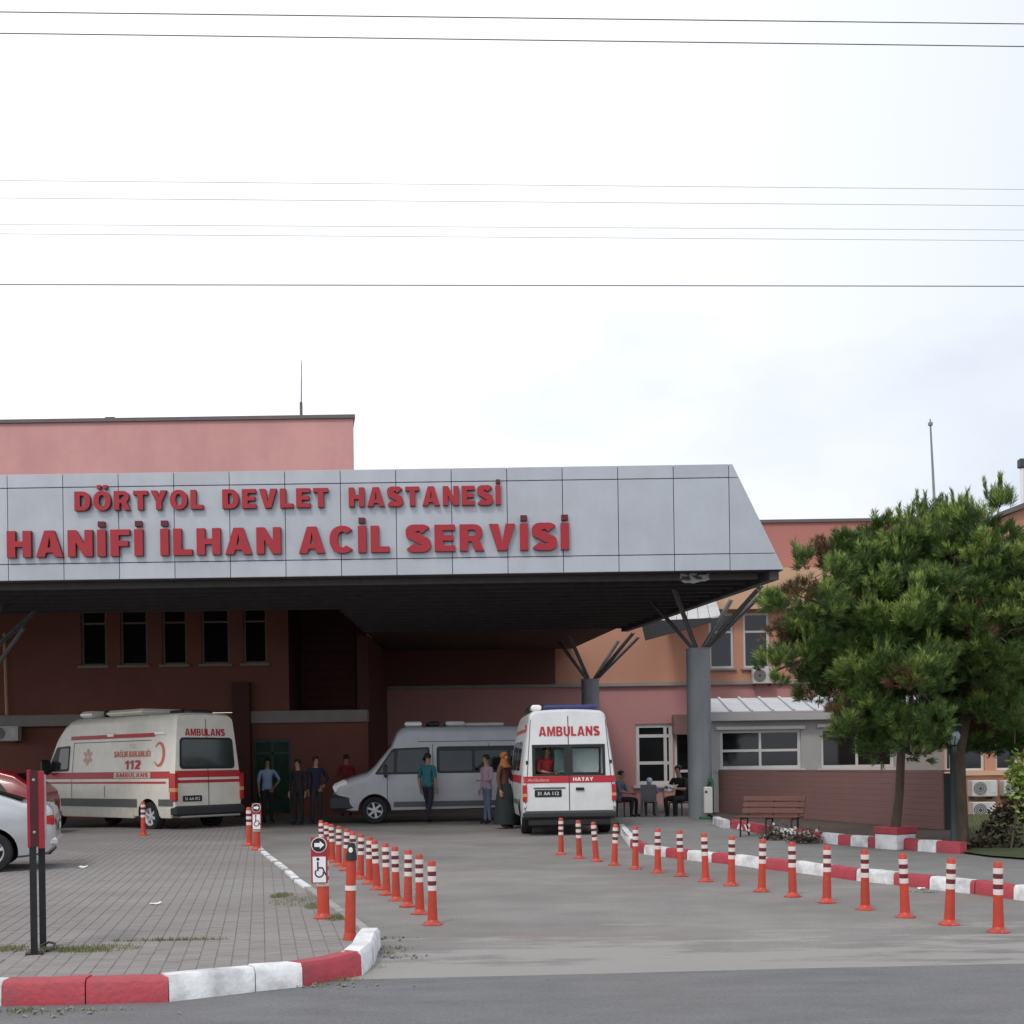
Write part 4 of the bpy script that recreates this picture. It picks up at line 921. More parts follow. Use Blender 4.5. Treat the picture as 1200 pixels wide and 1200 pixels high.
for sgn in (1, -1):
    S_ = SIDE(B, sgn)
    patch('stripe', SIDE(B, sgn, .005), rect(.02, 4.3, 1.09, 1.25), M['vred'], vc, 0, 24, 4)
    patch('stripe', SIDE(B, sgn, .005), rect(.25, 3.6, 2.16, 2.24), M['vorange'], vc, 0, 16, 3)
    patch('side_window', SIDE(B, sgn, .006), rect(1.0, 2.1, 1.35, 1.98), M['glass'], vc, .08)
    patch('side_window', SIDE(B, sgn, .006), [(3.35,1.34),(4.05,1.34),(3.75,1.98),(3.35,1.98)], M['glass'], vc, .06)
    patch('moulding', SIDE(B, sgn, .012), rect(1.4, 4.2, .62, .72), M['moulding'], vc, 0, 14, 3)
    MB().box(B.P(4.15, sgn, 1.45, .16), (.10, .22, .34), None, .04).build('mirror', M['black'], vc, smooth=40)
patch('side_window', SIDE(B, 1, .0065), rect(2.25, 3.2, 1.35, 1.98), M['glass'], vc, .08)
MB().add(*rquad(lambda a, b: B.T(a, b, .012), [(LC-1.32,-.62),(LC-.86,-.72),(LC-.86,.72),(LC-1.32,.62)], 0, 6, 8)).build('windscreen', M['glass'], vc)
MB().box((LC+B.ox-.02, 0, .52), (.18, 1.5, .34), None, .06).build('front_bumper', M['bumper'], vc, smooth=40)

# --- large ivory ambulance at the left, seen from its rear quarter
phi = R(40); hd = PI-phi; LA, HA = 6.6, 2.82
rl = G(204, 976); hv = Vector((math.cos(hd), math.sin(hd), 0)); lv = Vector((-hv.y, hv.x, 0))
Ca = rl+hv*(LA/2)-lv*.99
va, B = van('ambulance', 'large ivory ambulance with 112 lettering parked at the left under the canopy', (Ca.x, Ca.y, .0), hd, LA, HA, M['vancream'], .99, .17, .10, (1.05, 5.45), .36)
rw = patch('rear_window', REAR(B, .006), [(-.80,1.49),(.80,1.49),(.76,2.24),(-.76,2.24)], M['black'], va, .10)
q = patch('pane', REAR(B, .010), [(-.74,1.55),(.74,1.55),(.71,2.19),(-.71,2.19)], M['glassteal'], va, .08); q.parent = rw
patch('stripe', REAR(B, .005), rect(-.93, .93, 1.29, 1.45), M['vred'], va); patch('stripe', REAR(B, .005), rect(-.93, .93, 1.16, 1.23), M['vred'], va)
mb = MB(); text_mesh(mb, 'AMBULANS', REAR(B, .010), -.60, .55, 2.28, .17, .03); mb.build('lettering', M['vred'], va)
MB().add(*rquad(REAR(B, .008), rect(-.008,.008,.60,1.54), 0, 1, 8)).build('door_seam', M['seam'], va)
MB().add(*rquad(REAR(B, .008), rect(-.008,.008,2.23,HA-.14), 0, 1, 8)).build('door_seam', M['seam'], va)
pl = MB().add(*rquad(REAR(B, .012), rect(-.74,-.20,.72,.86), .02, 4, 4)).build('number_plate', M['black'], va)
mb = MB(); text_mesh(mb, '31 AA 012', REAR(B, .015), -.68, -.26, .75, .07, .02); mb.build('plate_text', M['white'], pl)
MB().box((B.ox+.02, 0, .50), (.24, 1.96, .24), None, .05).build('bumper', M['bumper'], va, smooth=40)
MB().box((B.ox-.02, 0, .36), (.16, 1.7, .05), None, .015).build('step', M['lintel'], va)
for sgn in (1, -1):
    tb = lamp_box(va, 'tail_light', B.P(.06, sgn, 1.06, -.02), (.26, .075, .66), M['lampred'])
    q = lamp_box(va, 'indicator', B.P(.058, sgn, 1.0, -.018), (.265, .08, .12), M['lampamber']); q.parent = tb
    lamp_box(va, 'marker_light', B.P(.62, sgn, 2.36, .01), (.42, .06, .10), M['lampwhite'])
    lamp_box(va, 'marker_light', B.P(2.75, sgn, 2.36, .01), (.26, .06, .10), M['lampwhite'])
    lamp_box(va, 'marker_light', B.P(4.75, sgn, 2.33, -.04), (.26, .08, .11), M['lampwhite'])
    F1, F2, F3 = SIDE(B, sgn, .005), SIDE(B, sgn, .009), SIDE(B, sgn, .013)
    patch('stripe', F1, rect(.15, 5.75, 1.27, 1.44), M['vred'], va, 0, 30, 4)
    patch('stripe', F1, rect(.3, 6.2, 1.15, 1.20), M['vred'], va, 0, 20, 3)
    patch('stripe', F1, rect(.85, 4.6, 2.27, 2.37), M['vred'], va, 0, 20, 4)
    patch('moulding', SIDE(B, sgn, .014), rect(1.5, 4.95, .58, .78), M['moulding'], va, 0, 16, 4)
    patch('moulding', SIDE(B, sgn, .014), rect(.05, .6, .62, .78), M['moulding'], va, 0, 6, 4)
    MB().box(B.P(3.25, sgn, .44, .0), (3.2, .06, .26), None, .015).build('side_skirt', M['skirt'], va)
    MB().box(B.P(.34, sgn, .46, -.02), (.40, .06, .26), None, .015).build('side_skirt', M['skirt'], va)
    dw = patch('door_window', F2, [(4.60,1.47),(5.66,1.47),(5.24,2.1),(4.60,2.13)], M['black'], va, .06)
    q = patch('pane', F3, [(4.65,1.53),(5.14,1.53),(5.07,2.06),(4.65,2.07)], M['glassteal'], va, .05); q.parent = dw
    for xx, za, zb in ((4.42,.6,2.2),(2.9,.8,1.1)): patch('door_seam', F1, rect(xx, xx+.018, za, zb), M['seam'], va, 0, 1, 12)
    patch('door_seam', F1, rect(1.0, 4.42, 2.185, 2.20), M['seam'], va, 0, 12, 1 if False else 2)
    MB().box(B.P(5.5, sgn, 1.58, .16), (.10, .24, .40), None, .05).build('mirror', M['black'], va, smooth=40)
fx = lambda a, b: B.P(-a, 1, b, .010)        # reading direction on the left flank: front to rear
mb = MB(); text_mesh(mb, 'SAĞLIK BAKANLIĞI', fx, -2.55, -1.0, 1.80, .145, .03); mb.build('lettering', M['vorange'], va)
mb = MB(); text_mesh(mb, '112', fx, -2.05, -1.38, 1.50, .22, .03); mb.build('lettering', M['vred'], va)
mb = MB(); text_mesh(mb, 'T.C.', fx, -1.88, -1.60, 2.02, .09, .02); mb.build('lettering', M['vpale'], va)
bd = MB().add(*rquad(lambda a, b: B.P(-a, 1, b, .009), rect(-2.5,-.95,1.285,1.425), 0, 8, 3)).build('name_panel', M['skirt'], va)
mb = MB(); text_mesh(mb, 'AMBULANS', lambda a, b: B.P(-a, 1, b, .013), -2.42, -1.03, 1.305, .105, .03); mb.build('lettering', M['vred'], bd)
# crescent
def crescent(cx, cz, r, fn):
    P = []; n = 24; a0 = R(35)
    for i in range(n+1): t = a0+(2*PI-2*a0)*i/n; P.append((cx+r*math.cos(t+PI)*.80, cz+r*math.sin(t+PI)))
    e = P[0]; f_ = P[-1]
    Q = []
    ri = r*.80; ci = cx-.18*r*.72*1.0
    for i in range(n+1):
        t = R(44)+(2*PI-2*R(44))*i/n; Q.append((ci+ri*math.cos(t+PI)*.72, cz+ri*math.sin(t+PI)))
    V = [fn(*p) for p in P]+[fn(*p) for p in Q]
    return V, [(i, i+1, n+2+i, n+1+i) for i in range(n)]
mb = MB().add(*crescent(-.62, 1.85, .30, fx)); mb.build('crescent_emblem', M['vorange'], va)
mb = MB()
for k in range(6):
    a = k*PI/3+PI/6*0; d = (math.cos(a+PI/2), math.sin(a+PI/2)); n_ = (-d[1], d[0]); w_ = .045
    pts = [(n_[0]*w_+d[0]*.05, n_[1]*w_+d[1]*.05), (-n_[0]*w_+d[0]*.05, -n_[1]*w_+d[1]*.05), (-n_[0]*w_+d[0]*.21, -n_[1]*w_+d[1]*.21), (n_[0]*w_+d[0]*.21, n_[1]*w_+d[1]*.21)]
    mb.add([fx(-3.75+p[0], 1.83+p[1]) for p in pts], [(0,1,2,3)])
mb.build('star_emblem', M['vpale'], va)
MB().box((B.ox+4.1, .1, HA+.10), (.55, 1.3, .17), None, .06).build('light_bar', M['lampwhite'], va, smooth=40)
MB().box((B.ox+2.6, .0, HA+.10), (1.6, 1.2, .15), None, .06).build('roof_unit', M['vancream'], va, smooth=40)
MB().box((B.ox+3.55, .0, HA+.10), (.10, 1.1, .16), None, .02).build('roof_rail', M['black'], va)
MB().box((B.ox+.45, .0, HA+.05), (.30, .5, .09), None, .02).build('rear_beacon', M['black'], va)
MB().box((B.ox+1.0, -.25, HA+.06), (.5, .9, .10), None, .03).build('roof_unit', M['black'], va)
MB().box((B.ox+4.75, .45, HA-.04), (.28, .18, .12), None, .04).build('spot_lamp', M['lampwhite'], va, smooth=40)
MB().add(*rquad(lambda a, b: B.T(a, b, .012), [(LA-1.32,-.62),(LA-.86,-.72),(LA-.86,.72),(LA-1.32,.62)], 0, 6, 8)).build('windscreen', M['glass'], va)
MB().box((LA+B.ox-.02, 0, .52), (.18, 1.5, .34), None, .06).build('front_bumper', M['bumper'], va, smooth=40)

# --- white minibus ambulance side on in the shade
hd = PI-R(-7); LB, HB_ = 5.9, 2.50
nose = G(391, 966); hv = Vector((math.cos(hd), math.sin(hd), 0)); lv = Vector((-hv.y, hv.x, 0))
Cb = nose-hv*(LB/2)-lv*.75
vb, B = van('ambulance', 'plain white high-roof van standing side-on in deep shade, nose to the left', (Cb.x, Cb.y, 0), hd, LB, HB_, M['vanshade'], .985, .17, .08, (1.0, 4.84), .35, topf=TRANSIT_TOP)
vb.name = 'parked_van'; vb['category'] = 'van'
for sgn in (1, -1):
    F1, F2, F3 = SIDE(B, sgn, .005), SIDE(B, sgn, .008), SIDE(B, sgn, .012)
    sw = patch('side_window', F2, rect(.35, 3.22, 1.28, 1.98), M['black'], vb, .08, 20)
    for a, b in ((.42,1.28),(1.36,2.22),(2.30,3.15)):
        q = patch('pane', F3, rect(a, b, 1.34, 1.86), M['glass'], vb, .05); q.parent = sw
    dw = patch('door_window', F2, [(3.40,1.27),(4.84,1.27),(4.36,1.94),(3.40,1.97)], M['black'], vb, .05)
    q = patch('pane', F3, [(3.46,1.33),(4.26,1.33),(4.22,1.89),(3.46,1.91)], M['glass'], vb, .04); q.parent = dw
    patch('pane', F3, [(4.34,1.32),(4.72,1.32),(4.40,1.82),(4.32,1.84)], M['glass'], vb, .02).parent = dw
    for xx in (3.31, 1.85, 4.5): patch('door_seam', F1, rect(xx, xx+.014, .55, 1.2 if xx > 4 else 2.05), M['seam'], vb, 0, 1, 12)
    patch('moulding', SIDE(B, sgn, .012), rect(1.45, 4.35, .42, .56), M['moulding'], vb, 0, 16, 3)
    MB().box(B.P(4.55, sgn, 1.36, .15), (.10, .22, .36), None, .05).build('mirror', M['black'], vb, smooth=40)
    hl = MB().box((LB+B.ox-.22, sgn*.73, .98), (.40, .24, .26), (0, R(24), -sgn*R(16)), .06).build('headlight', M['lampwhite'], vb, smooth=40)
    lamp_box(vb, 'tail_light', B.P(.04, sgn, .9, -.02), (.12, .08, .36), M['lampred'])
    patch('stripe', F1, rect(.3, LB-2.2, 2.10, 2.12), M['moulding'], vb, 0, 16, 2)
MB().box((LB+B.ox-.24, 0, .55), (.62, 1.84, .50), None, .12).build('front_bumper', M['bumper'], vb, smooth=40)
MB().box((LB+B.ox-.04, 0, .86), (.14, 1.0, .14), None, .03).build('grille', M['black'], vb, smooth=40)
MB().add(*rquad(lambda a, b: B.T(a, b, .012), [(LB-1.52,-.66),(LB-1.02,-.76),(LB-1.02,.76),(LB-1.52,.66)], 0, 6, 8)).build('windscreen', M['glass'], vb)
for x_, w_, m_ in ((LB-2.1,.45,'lampwhite'),(LB-2.65,.30,'black'),(LB-3.2,.5,'winframe')):
    MB().box((B.ox+x_, 0, HB_+.08), (w_, 1.3, .12), None, .04).build('light_bar', M[m_], vb, smooth=40)
MB().box((B.ox+2.0, 0, HB_+.06), (1.2, 1.0, .08), None, .03).build('roof_unit', M['winframe'], vb, smooth=40)

# --- cars at the left edge
def car(name, label, loc, heading, paint, L=4.5, w0=.87, H=1.44, boot=1.02, hatch=False, rear=True):
    root = thing(name, label, 'car', loc, heading)
    if hatch: top = [(0,.82),(.05,1.0),(.18,1.12),(.55,H-.10),(.9,H-.01),(1.5,H),(2.2,H-.05),(2.6,H-.18),(3.25,.98),(3.9,.86),(L-.1,.72),(L,.55)]
    else: top = [(0,.80),(.04,boot-.06),(.12,boot),(.30,boot+.015),(.46,boot+.03),(.62,boot+.09),(1.30,H-.10),(1.75,H-.01),(2.3,H),(2.65,H-.06),(3.0,H-.22),(3.42,1.02),(3.6,.98),(4.1,.88),(L-.10,.72),(L,.55)]
    B = Body(L, w0, top, [(0,.36),(.12,.25),(.5,.20),(L-.6,.20),(L,.26)], [(0,.80),(.05,.87),(.18,.94),(.5,.985),(1,1),(L-1.1,1),(L-.4,.93),(L-.08,.78),(L,.70)], .88, H, .26, .10, .05, .025)
    wh = (.92, 3.55); B.build(paint, root, wh, .305)
    for xw in wh:
        for sgn in (1, -1): wheel(root, xw, sgn*(w0-.10), .305, 5, B.ox)
    for sgn in (1, -1):
        F1, F2 = SIDE(B, sgn, .004), SIDE(B, sgn, .007)
        if hatch: wins = ([(.62,.96),(1.35,.94),(1.35,H-.13),(.95,H-.15)], [(1.42,.94),(2.95,.92),(2.35,H-.16),(1.42,H-.12)])
        else: wins = ([(.80,1.03),(1.98,.97),(1.98,H-.13),(1.45,H-.15)], [(2.05,.97),(3.15,.95),(2.62,H-.19),(2.05,H-.13)])
        for c in wins: patch('side_window', F2, c, M['glass'], root, .04)
        for xx in (1.2, 2.02, 3.1): patch('door_seam', F1, rect(xx, xx+.012, .35, .95), M['seam'], root, 0, 1, 8)
        MB().add(*rquad(SIDE(B, sgn, .006), [(.015,.70),(.14,.72),(.30,.83),(.015,.86)], .02, 6, 5)).build('tail_light', M['lampred'], root, smooth=50); MB().add(*rquad(REAR(B, .008), rect(-sgn*.70, -sgn*.42, .70, .80) if sgn < 0 else rect(-.70, -.42, .70, .80), .02, 6, 4)).build('tail_light', M['lampred'], root, smooth=50)
        lamp_box(root, 'door_handle', B.P(1.35, sgn, .86, .015), (.18, .03, .03), paint); MB().box(B.P(2.95, sgn, .98, .10), (.10, .18, .12), None, .03).build('mirror', paint, root, smooth=40)
        lamp_box(root, 'headlight', B.P(L-.22, sgn, .66, -.06), (.34, .14, .14), M['lampwhite'])
    c = [(.50,-.58),(1.26,-.47),(1.26,.47),(.50,.58)] if not hatch else [(.20,-.56),(.56,-.5),(.56,.5),(.20,.56)]
    MB().add(*rquad(lambda a, b: B.T(a, b, .012), c, 0, 8, 8)).build('rear_window', M['glass'], root, smooth=40)
    MB().add(*rquad(lambda a, b: B.T(a, b, .012), [(2.72,-.46),(3.36,-.56),(3.36,.56),(2.72,.46)], 0, 8, 8)).build('windscreen', M['glass'], root, smooth=40)
    MB().box((B.ox+.10, 0, .44), (.26, 1.50, .26), None, .10).build('bumper', paint, root, smooth=40)
    MB().box((B.ox+.14, 0, .27), (.16, 1.2, .08), None, .03).build('bumper_apron', M['bumper'], root, smooth=40)
    pl = MB().add(*rquad(REAR(B, .03), rect(-.26,.26,.62,.73), .01, 3, 3)).build('number_plate', M['winframe'], root)
    MB().box((B.ox+L-.06, 0, .45), (.2, 1.3, .26), None, .07).build('front_bumper', paint, root, smooth=40)
    return root, B
def place_car(px, py, hd, L, wx_, w0, k=1):
    g = G(px, py, Z_F); lo = Vector((wx_-L/2, w0-.10, 0))*k; return g-(Matrix.Rotation(hd, 3, 'Z') @ lo)
hd = PI+R(17)
sc_, _ = car('parked_car', 'silver saloon car cut by the left edge, only its rear half showing', place_car(-9, 1022, hd, 4.5, .92, .87, .93), hd, M['silver']); sc_.scale = (.93,)*3
hd = PI+R(2)
car('parked_car', 'dark red hatchback mostly hidden behind the silver saloon at left', place_car(-4, 980, hd, 3.9, .92, .87), hd, M['redcar'], L=3.9, hatch=True, H=1.46)

# ------------------------------------------------------------------ bollards
ORD = ['nearest','second','third','fourth','fifth','sixth','seventh','eighth','ninth','tenth','eleventh','twelfth','thirteenth','fourteenth','fifteenth','sixteenth']
def make_bollard(name, label, loc, group):
    t = thing(name, label, 'bollard', loc, 0, group)
    MB().lathe([(.095,0),(.095,.010),(.062,.020),(.049,.05)], 20).build('base', M['orange'], t, smooth=50)
    MB().lathe([(.047,.045),(.040,.30),(.037,.585),(.030,.60),(.0001,.603)], 20).build('post', M['orange'], t, smooth=50)
    for z in (.345, .435, .525): MB().lathe([(.0395,z-.024),(.0415,z-.022),(.0415,z+.022),(.0395,z+.024)], 20).build('reflective_band', M['band'], t, smooth=30)
    for z in (.390, .480): MB().lathe([(.0385,z-.021),(.0400,z-.020),(.0400,z+.020),(.0385,z+.021)], 20).build('dark_band', M['darkband'], t, smooth=30)
    for a in (0, 2.09, 4.19): MB().lathe([(.010,.012),(.010,.026),(.0001,.027)], 6, (.080*math.cos(a), .080*math.sin(a), 0)).build('bolt', M['steel'], t)
    return t
right = [(1170,1092.5),(1112.5,1083.7),(1061,1075),(1014,1066),(969,1058),(929,1051),(892.5,1045),(857,1038),(827,1033),(798,1027),(771,1023),(744.5,1018.5),(720,1014),(699,1009.5),(679,1006),(657.5,1001.5)]
bol = make_bollard('bollard', '', (0,0,0), 'orange bollards in front of the painted kerb at right')
def tilt(o): o.rotation_euler = (random.gauss(0,.022), random.gauss(0,.026), random.uniform(0, 6.28))
for i, (x, y) in enumerate(right):
    lab = ('orange bollard nearest the camera in the right-hand row before the painted kerb' if i == 0 else
           'orange bollard farthest back in the right-hand row, before the white ambulance' if i == 15 else
           f'{ORD[i]} orange bollard from the near end of the right-hand row before the painted kerb')
    o = bol if i == 0 else dup(bol, (0,0,0)); o.location = G(x, y); o['label'] = lab; tilt(o)
lt = [(508,645),(535,655),(560,662),(588,672),(620,685),(655,698),(690,708),(730,722),(768,738),(812,752),(858,768),(912,785),(968,805),(1028,835)][::-1]
for i, (zx, zy) in enumerate(lt):
    x, ty = 250+zx/4, 800+zy/4; yh = PY-(x-600)*math.tan(ROLL); by = yh+(ty-yh)/.6
    lab = ('orange bollard nearest the camera in the left row along the middle of the drive' if i == 0 else
           'orange bollard farthest back in the left row along the middle of the drive' if i == 13 else
           f'{ORD[i]} orange bollard from the near end of the left row along the drive')
    o = dup(bol, G(x, by), 0, lab); o['group'] = 'orange bollards in the row along the middle of the drive'; tilt(o)
o = dup(bol, G(168, 979, Z_F), 0, 'lone orange bollard beside the rear wheel of the ivory ambulance', 1.22); del o['group']
o = dup(bol, G(292, 991, Z_F), 0, 'plain orange bollard just left of the far one carrying a sign', 1.18); del o['group']
# black topped post by the kerb end
bt = thing('marker_post', 'slim orange post with black top by the end of the kerb', 'post', G(410, 1101, Z_F))
MB().lathe([(.075,0),(.07,.03),(.062,.06)], 18).build('base', M['orange'], bt, smooth=50)
MB().lathe([(.060,.055),(.050,.66)], 18).build('post', M['orange'], bt, smooth=50)
MB().lathe([(.062,.41),(.060,.45)], 18).build('reflective_band', M['band'], bt, smooth=30)
MB().lathe([(.062,.66),(.058,.70),(.042,.76),(.036,.80),(.0001,.81)], 18).build('cap', M['black'], bt, smooth=50)
MB().lathe([(.020,-.012),(.024,0),(.020,.012)], 12, (0,-.052,.745), 'Y').build('cap_ring', M['white'], bt, smooth=40)
bt.rotation_euler = (0, R(1.8), 0); bt.scale = (.78,.78,1)
# bollards with sign boards
def sign_bollard(loc, label, sc, dx):
    t = thing('sign_bollard', label, 'sign', loc); t.scale = (sc,)*3
    MB().lathe([(.10,0),(.10,.014),(.075,.03),(.066,.06)], 20).build('base', M['orange'], t, smooth=50)
    MB().lathe([(.064,.055),(.058,.70),(.048,.72),(.0001,.725)], 20).build('post', M['orange'], t, smooth=50)
    for z in (.36,.46,.56): MB().lathe([(.0625,z-.03),(.0645,z-.028),(.0645,z+.028),(.0625,z+.03)], 20).build('reflective_band', M['band'], t, smooth=30)
    b = MB().box((dx,-.085,.60), (.165,.012,.47), None, .004).build('sign_board', M['signred'], t)
    MB().box((dx,-.093,.505), (.132,.004,.26)).build('white_plate', M['white'], b)
    MB().lathe([(.0001,-.0),(.080,0),(.080,-.004),(.0001,-.0041)][::-1], 24, (dx,-.093,.755), 'Y').build('disc_rim', M['band'], b)
    MB().lathe([(.0001,-.0),(.070,0),(.070,-.003),(.0001,-.0031)][::-1], 24, (dx,-.098,.755), 'Y').build('disc_face', mat('sign_black', (.01,.01,.016), .4), b)
    MB().prism([(dx-.045,.735),(dx+.01,.735),(dx+.01,.715),(dx+.055,.755),(dx+.01,.795),(dx+.01,.775),(dx-.045,.775)], 'Y', -.104, -.1022).build('arrow', M['white'], b)
    # wheelchair symbol
    mb = MB(); n = 18; r1, r2 = .048, .034; cz = .47
    V = [(dx+r*math.cos(PI*.75+PI*1.35*i/n), -.0965, cz+r*math.sin(PI*.75+PI*1.35*i/n)) for r in (r1, r2) for i in range(n+1)]
    mb.add(V, [(i, i+1, n+2+i, n+1+i) for i in range(n)])
    mb.span((dx-.022,-.0975,.49), (dx-.006,-.0963,.585)); mb.span((dx-.006,-.0975,.515), (dx+.035,-.0963,.53)); mb.box((dx+.05,-.097,.485), (.014,.0012,.085), (0, R(-25), 0))
    mb.lathe([(.0001,0),(.016,0),(.016,.001),(.0001,.001)], 12, (dx-.012,-.0972,.61), 'Y')
    mb.build('wheelchair_symbol', mat('sign_blueblack', (.012,.015,.04), .4), b)
    return t
sign_bollard(G(379, 1076, Z_F), 'thick orange bollard carrying an arrow and wheelchair sign, near kerb end', .93, -.02)
sign_bollard(G(301, 996, Z_F), 'far small orange bollard carrying an arrow and wheelchair sign, near ivory ambulance', .98, .02)

# ------------------------------------------------------------------ sign post at left (seen edge on)
p0 = G(40, 1118, Z_F); SP = thing('sign_post', 'red sign board seen edge-on on two black posts on the forecourt', 'sign', p0, math.atan2(-p0.x, p0.y)-R(1.2))
sx = 1/ (F_PX/p0.y)
def lx(x): return (W3(x, 1000, p0.y).x-p0.x)
zt0, zt1 = W3(42, 993, p0.y).z-Z_F, W3(42, 902, p0.y).z-Z_F
for (x, dy) in ((38.5, 0), (47.5, .33)): MB().box((lx(x), dy, zt1/2-.02), (.052,.05,zt1-.04), None, .006).build('post', M['blackmetal'], SP)
bd = MB().span((lx(33), -.035, zt0), (lx(36.2), .40, zt1), .004).build('sign_board', M['signred'], SP)
MB().span((lx(36.3), -.033, zt0+.005), (lx(45.2), -.028, zt1-.005)).build('cover_strip', M['signdark'], SP)
MB().span((lx(45.4), -.034, zt0-.01), (lx(51.5), .40, zt1-.01), .004).build('sign_board', M['signred'], SP)
MB().span((lx(51.7), -.02, zt0+.03), (lx(53.5), .38, zt1-.04)).build('sign_face', mat('sign_pink_face', (.55,.42,.42), .4, .25, 8), SP)
for z in (zt0+.12, zt1-.08): MB().lathe([(.0001,-.008),(.012,-.006),(.012,0)], 8, (lx(40.5), -.034, z), 'Y').build('bolt', M['steel'], SP)
MB().box((lx(38.5), 0, .006), (.13,.13,.012)).build('foot_plate', M['blackmetal'], SP)
MB().path([(lx(44)+.0, .30, .02), (lx(54), .28, .05), (lx(61), .22, .045), (lx(59), .10, .02), (lx(52), .02, .015)], .010, 6).build('loose_cable', M['black'], SP)

# ------------------------------------------------------------------ lamp, planter, bench, bin, AC units
lp = G(1118.5, 998.5, Z_P); LP = thing('garden_lamp', 'dark green garden lamp post with glass lantern beside the pine trunk', 'lamp', lp)
hz = ZD(1118, 873, lp.y)-Z_P; lt_ = ZD(1118, 858, lp.y)-Z_P
MB().lathe([(.09,0),(.09,.10),(.055,.16),(.045,.5),(.045,hz-.15),(.065,hz-.10),(.05,hz-.02),(.07,hz)], 16).build('post', M['lampgreen'], LP, smooth=40)
MB().lathe([(.06,hz+.002),(.11,hz+.09),(.115,hz+.13),(.085,hz+.20)], 8).build('lantern', M['lampglass'], LP)
MB().lathe([(.12,hz+.20),(.085,hz+.25),(.03,hz+.29),(.02,hz+.34),(.0001,hz+.36)], 8).build('lantern_cap', M['lampgreen'], LP)
for k in range(8):
    a = 2*PI*k/8; MB().tube((.063*math.cos(a), .063*math.sin(a), hz), (.115*math.cos(a), .115*math.sin(a), hz+.12), .008, n=5).build('lantern_rib', M['lampgreen'], LP)

pp = G(1056, 996, Z_P); PL = thing('planter', 'square white planter box with red rim around the pine trunk', 'planter', (pp.x-.03, pp.y+.17, Z_P), R(32))
MB().box((0,0,.115), (.41,.41,.23), None, .01).build('box', M['kwhite'], PL); 
mb = MB()
for a in range(4): mb.box(Matrix.Rotation(a*PI/2, 3, 'Z') @ Vector((0,-.175,.285)), (.44 if a % 2 == 0 else .26,.09,.11), (0,0,a*PI/2), .012)
mb.build('rim', M['kred'], PL); MB().box((0,0,.25), (.28,.28,.04)).build('soil', M['soil'], PL)

be = G(906, 982, Z_P); BN = thing('bench', 'brown wooden slatted bench in front of the brown wall', 'bench', (be.x+.02, be.y+.40, Z_P), R(-30)); BN.scale = (.84,.84,.80)
for i in range(4): MB().box((0, -.22+.13*i, .44), (1.35,.105,.035), None, .006).build('seat_slat', M['wood'], BN)
for i in range(3): MB().box((0, .27+.045*i, .56+.135*i), (1.35,.035,.12), (R(-18),0,0), .006).build('back_slat', M['wood'], BN)
for sx_ in (-.55, .0, .55):
    l = MB(); l.path([(sx_,-.26,0),(sx_,-.24,.22),(sx_,-.22,.415)], .022, 6); l.path([(sx_,.30,0),(sx_,.20,.22),(sx_,.22,.40),(sx_,.42,.90)], .022, 6); l.tube((sx_,-.24,.405), (sx_,.22,.405), .02, n=6)
    l.build('leg_frame', M['blackmetal'], BN, smooth=50)

bn = G(828, 966); BI = thing('litter_bin', 'white litter bin on a green hooped stand at the column foot', 'bin', (bn.x, bn.y-.42, 0))
MB().box((.02,0,.10), (.46,.30,.20), None, .02).build('base', M['green'], BI)
MB().box((-.03,-.02,.585), (.19,.16,.62), None, .02).build('body', M['winframe'], BI)
MB().lathe([(.0001,-.004),(.03,-.004),(.03,0)], 10, (-.08,-.101,.78), 'Y').build('opening', M['black'], BI)
MB().path([(.09,0,.2),(.10,0,.75),(.10,0,.98),(.085,0,1.06),(.04,0,1.10),(0,0,1.08),(-.02,0,.95)], .018, 7).build('hoop', M['green'], BI, smooth=50)
MB().box((.02,.07,.86), (.10,.03,.30), None, .01).build('sack', mat('sack_green', (.02,.07,.03), .7), BI)

def ac_unit(x0, x1, y0, y1, D, label, ydepth=.28):
    a, b = W3(x0, y1, D), W3(x1, y0, D); w, h = b.x-a.x, b.z-a.z
    t = thing('air_conditioner', label, 'air conditioner', ((a.x+b.x)/2, D, a.z))
    MB().box((0, -ydepth/2-.06, h/2), (w, ydepth, h), None, .02).build('casing', M['acwhite'], t, smooth=30)
    r = min(h*.40, w*.3); cx = -w*.17; yy = -ydepth-.06
    MB().lathe([(.0001,-.006),(r,-.006),(r,.01)], 20, (cx, yy, h/2), 'Y').build('fan', M['acdark'], t)
    mb = MB()
    for k in (.35,.6,.85): mb.lathe([(r*k-.006,-.012),(r*k+.006,-.012)], 18, (cx, yy, h/2), 'Y', False)
    mb.build('guard', M['acwhite'], t)
    MB().box((w*.33, yy-.003, h*.55), (w*.18,.01,h*.6)).build('service_panel', M['winframe'], t)
    for s_ in (-1, 1): MB().box((s_*w*.36, -ydepth/2-.02, -.03), (.04, ydepth+.06, .05)).build('bracket', M['acdark'], t)
ac_unit(1133, 1162, 914, 933.5, DW, 'upper left of three outdoor units under the side wing windows')
ac_unit(1134, 1160, 939, 958.5, DW, 'lowest of three outdoor units under the side wing windows')
ac_unit(1170, 1199, 914, 933, DW, 'rightmost outdoor unit beside the shrub under the side wing windows')
ac_unit(880, 905, 783, 802, D1, 'outdoor unit below the upper window beside the tree crown')
ac_unit(-6, 26, 851, 869, D2, 'outdoor unit in the shade at the far left wall')

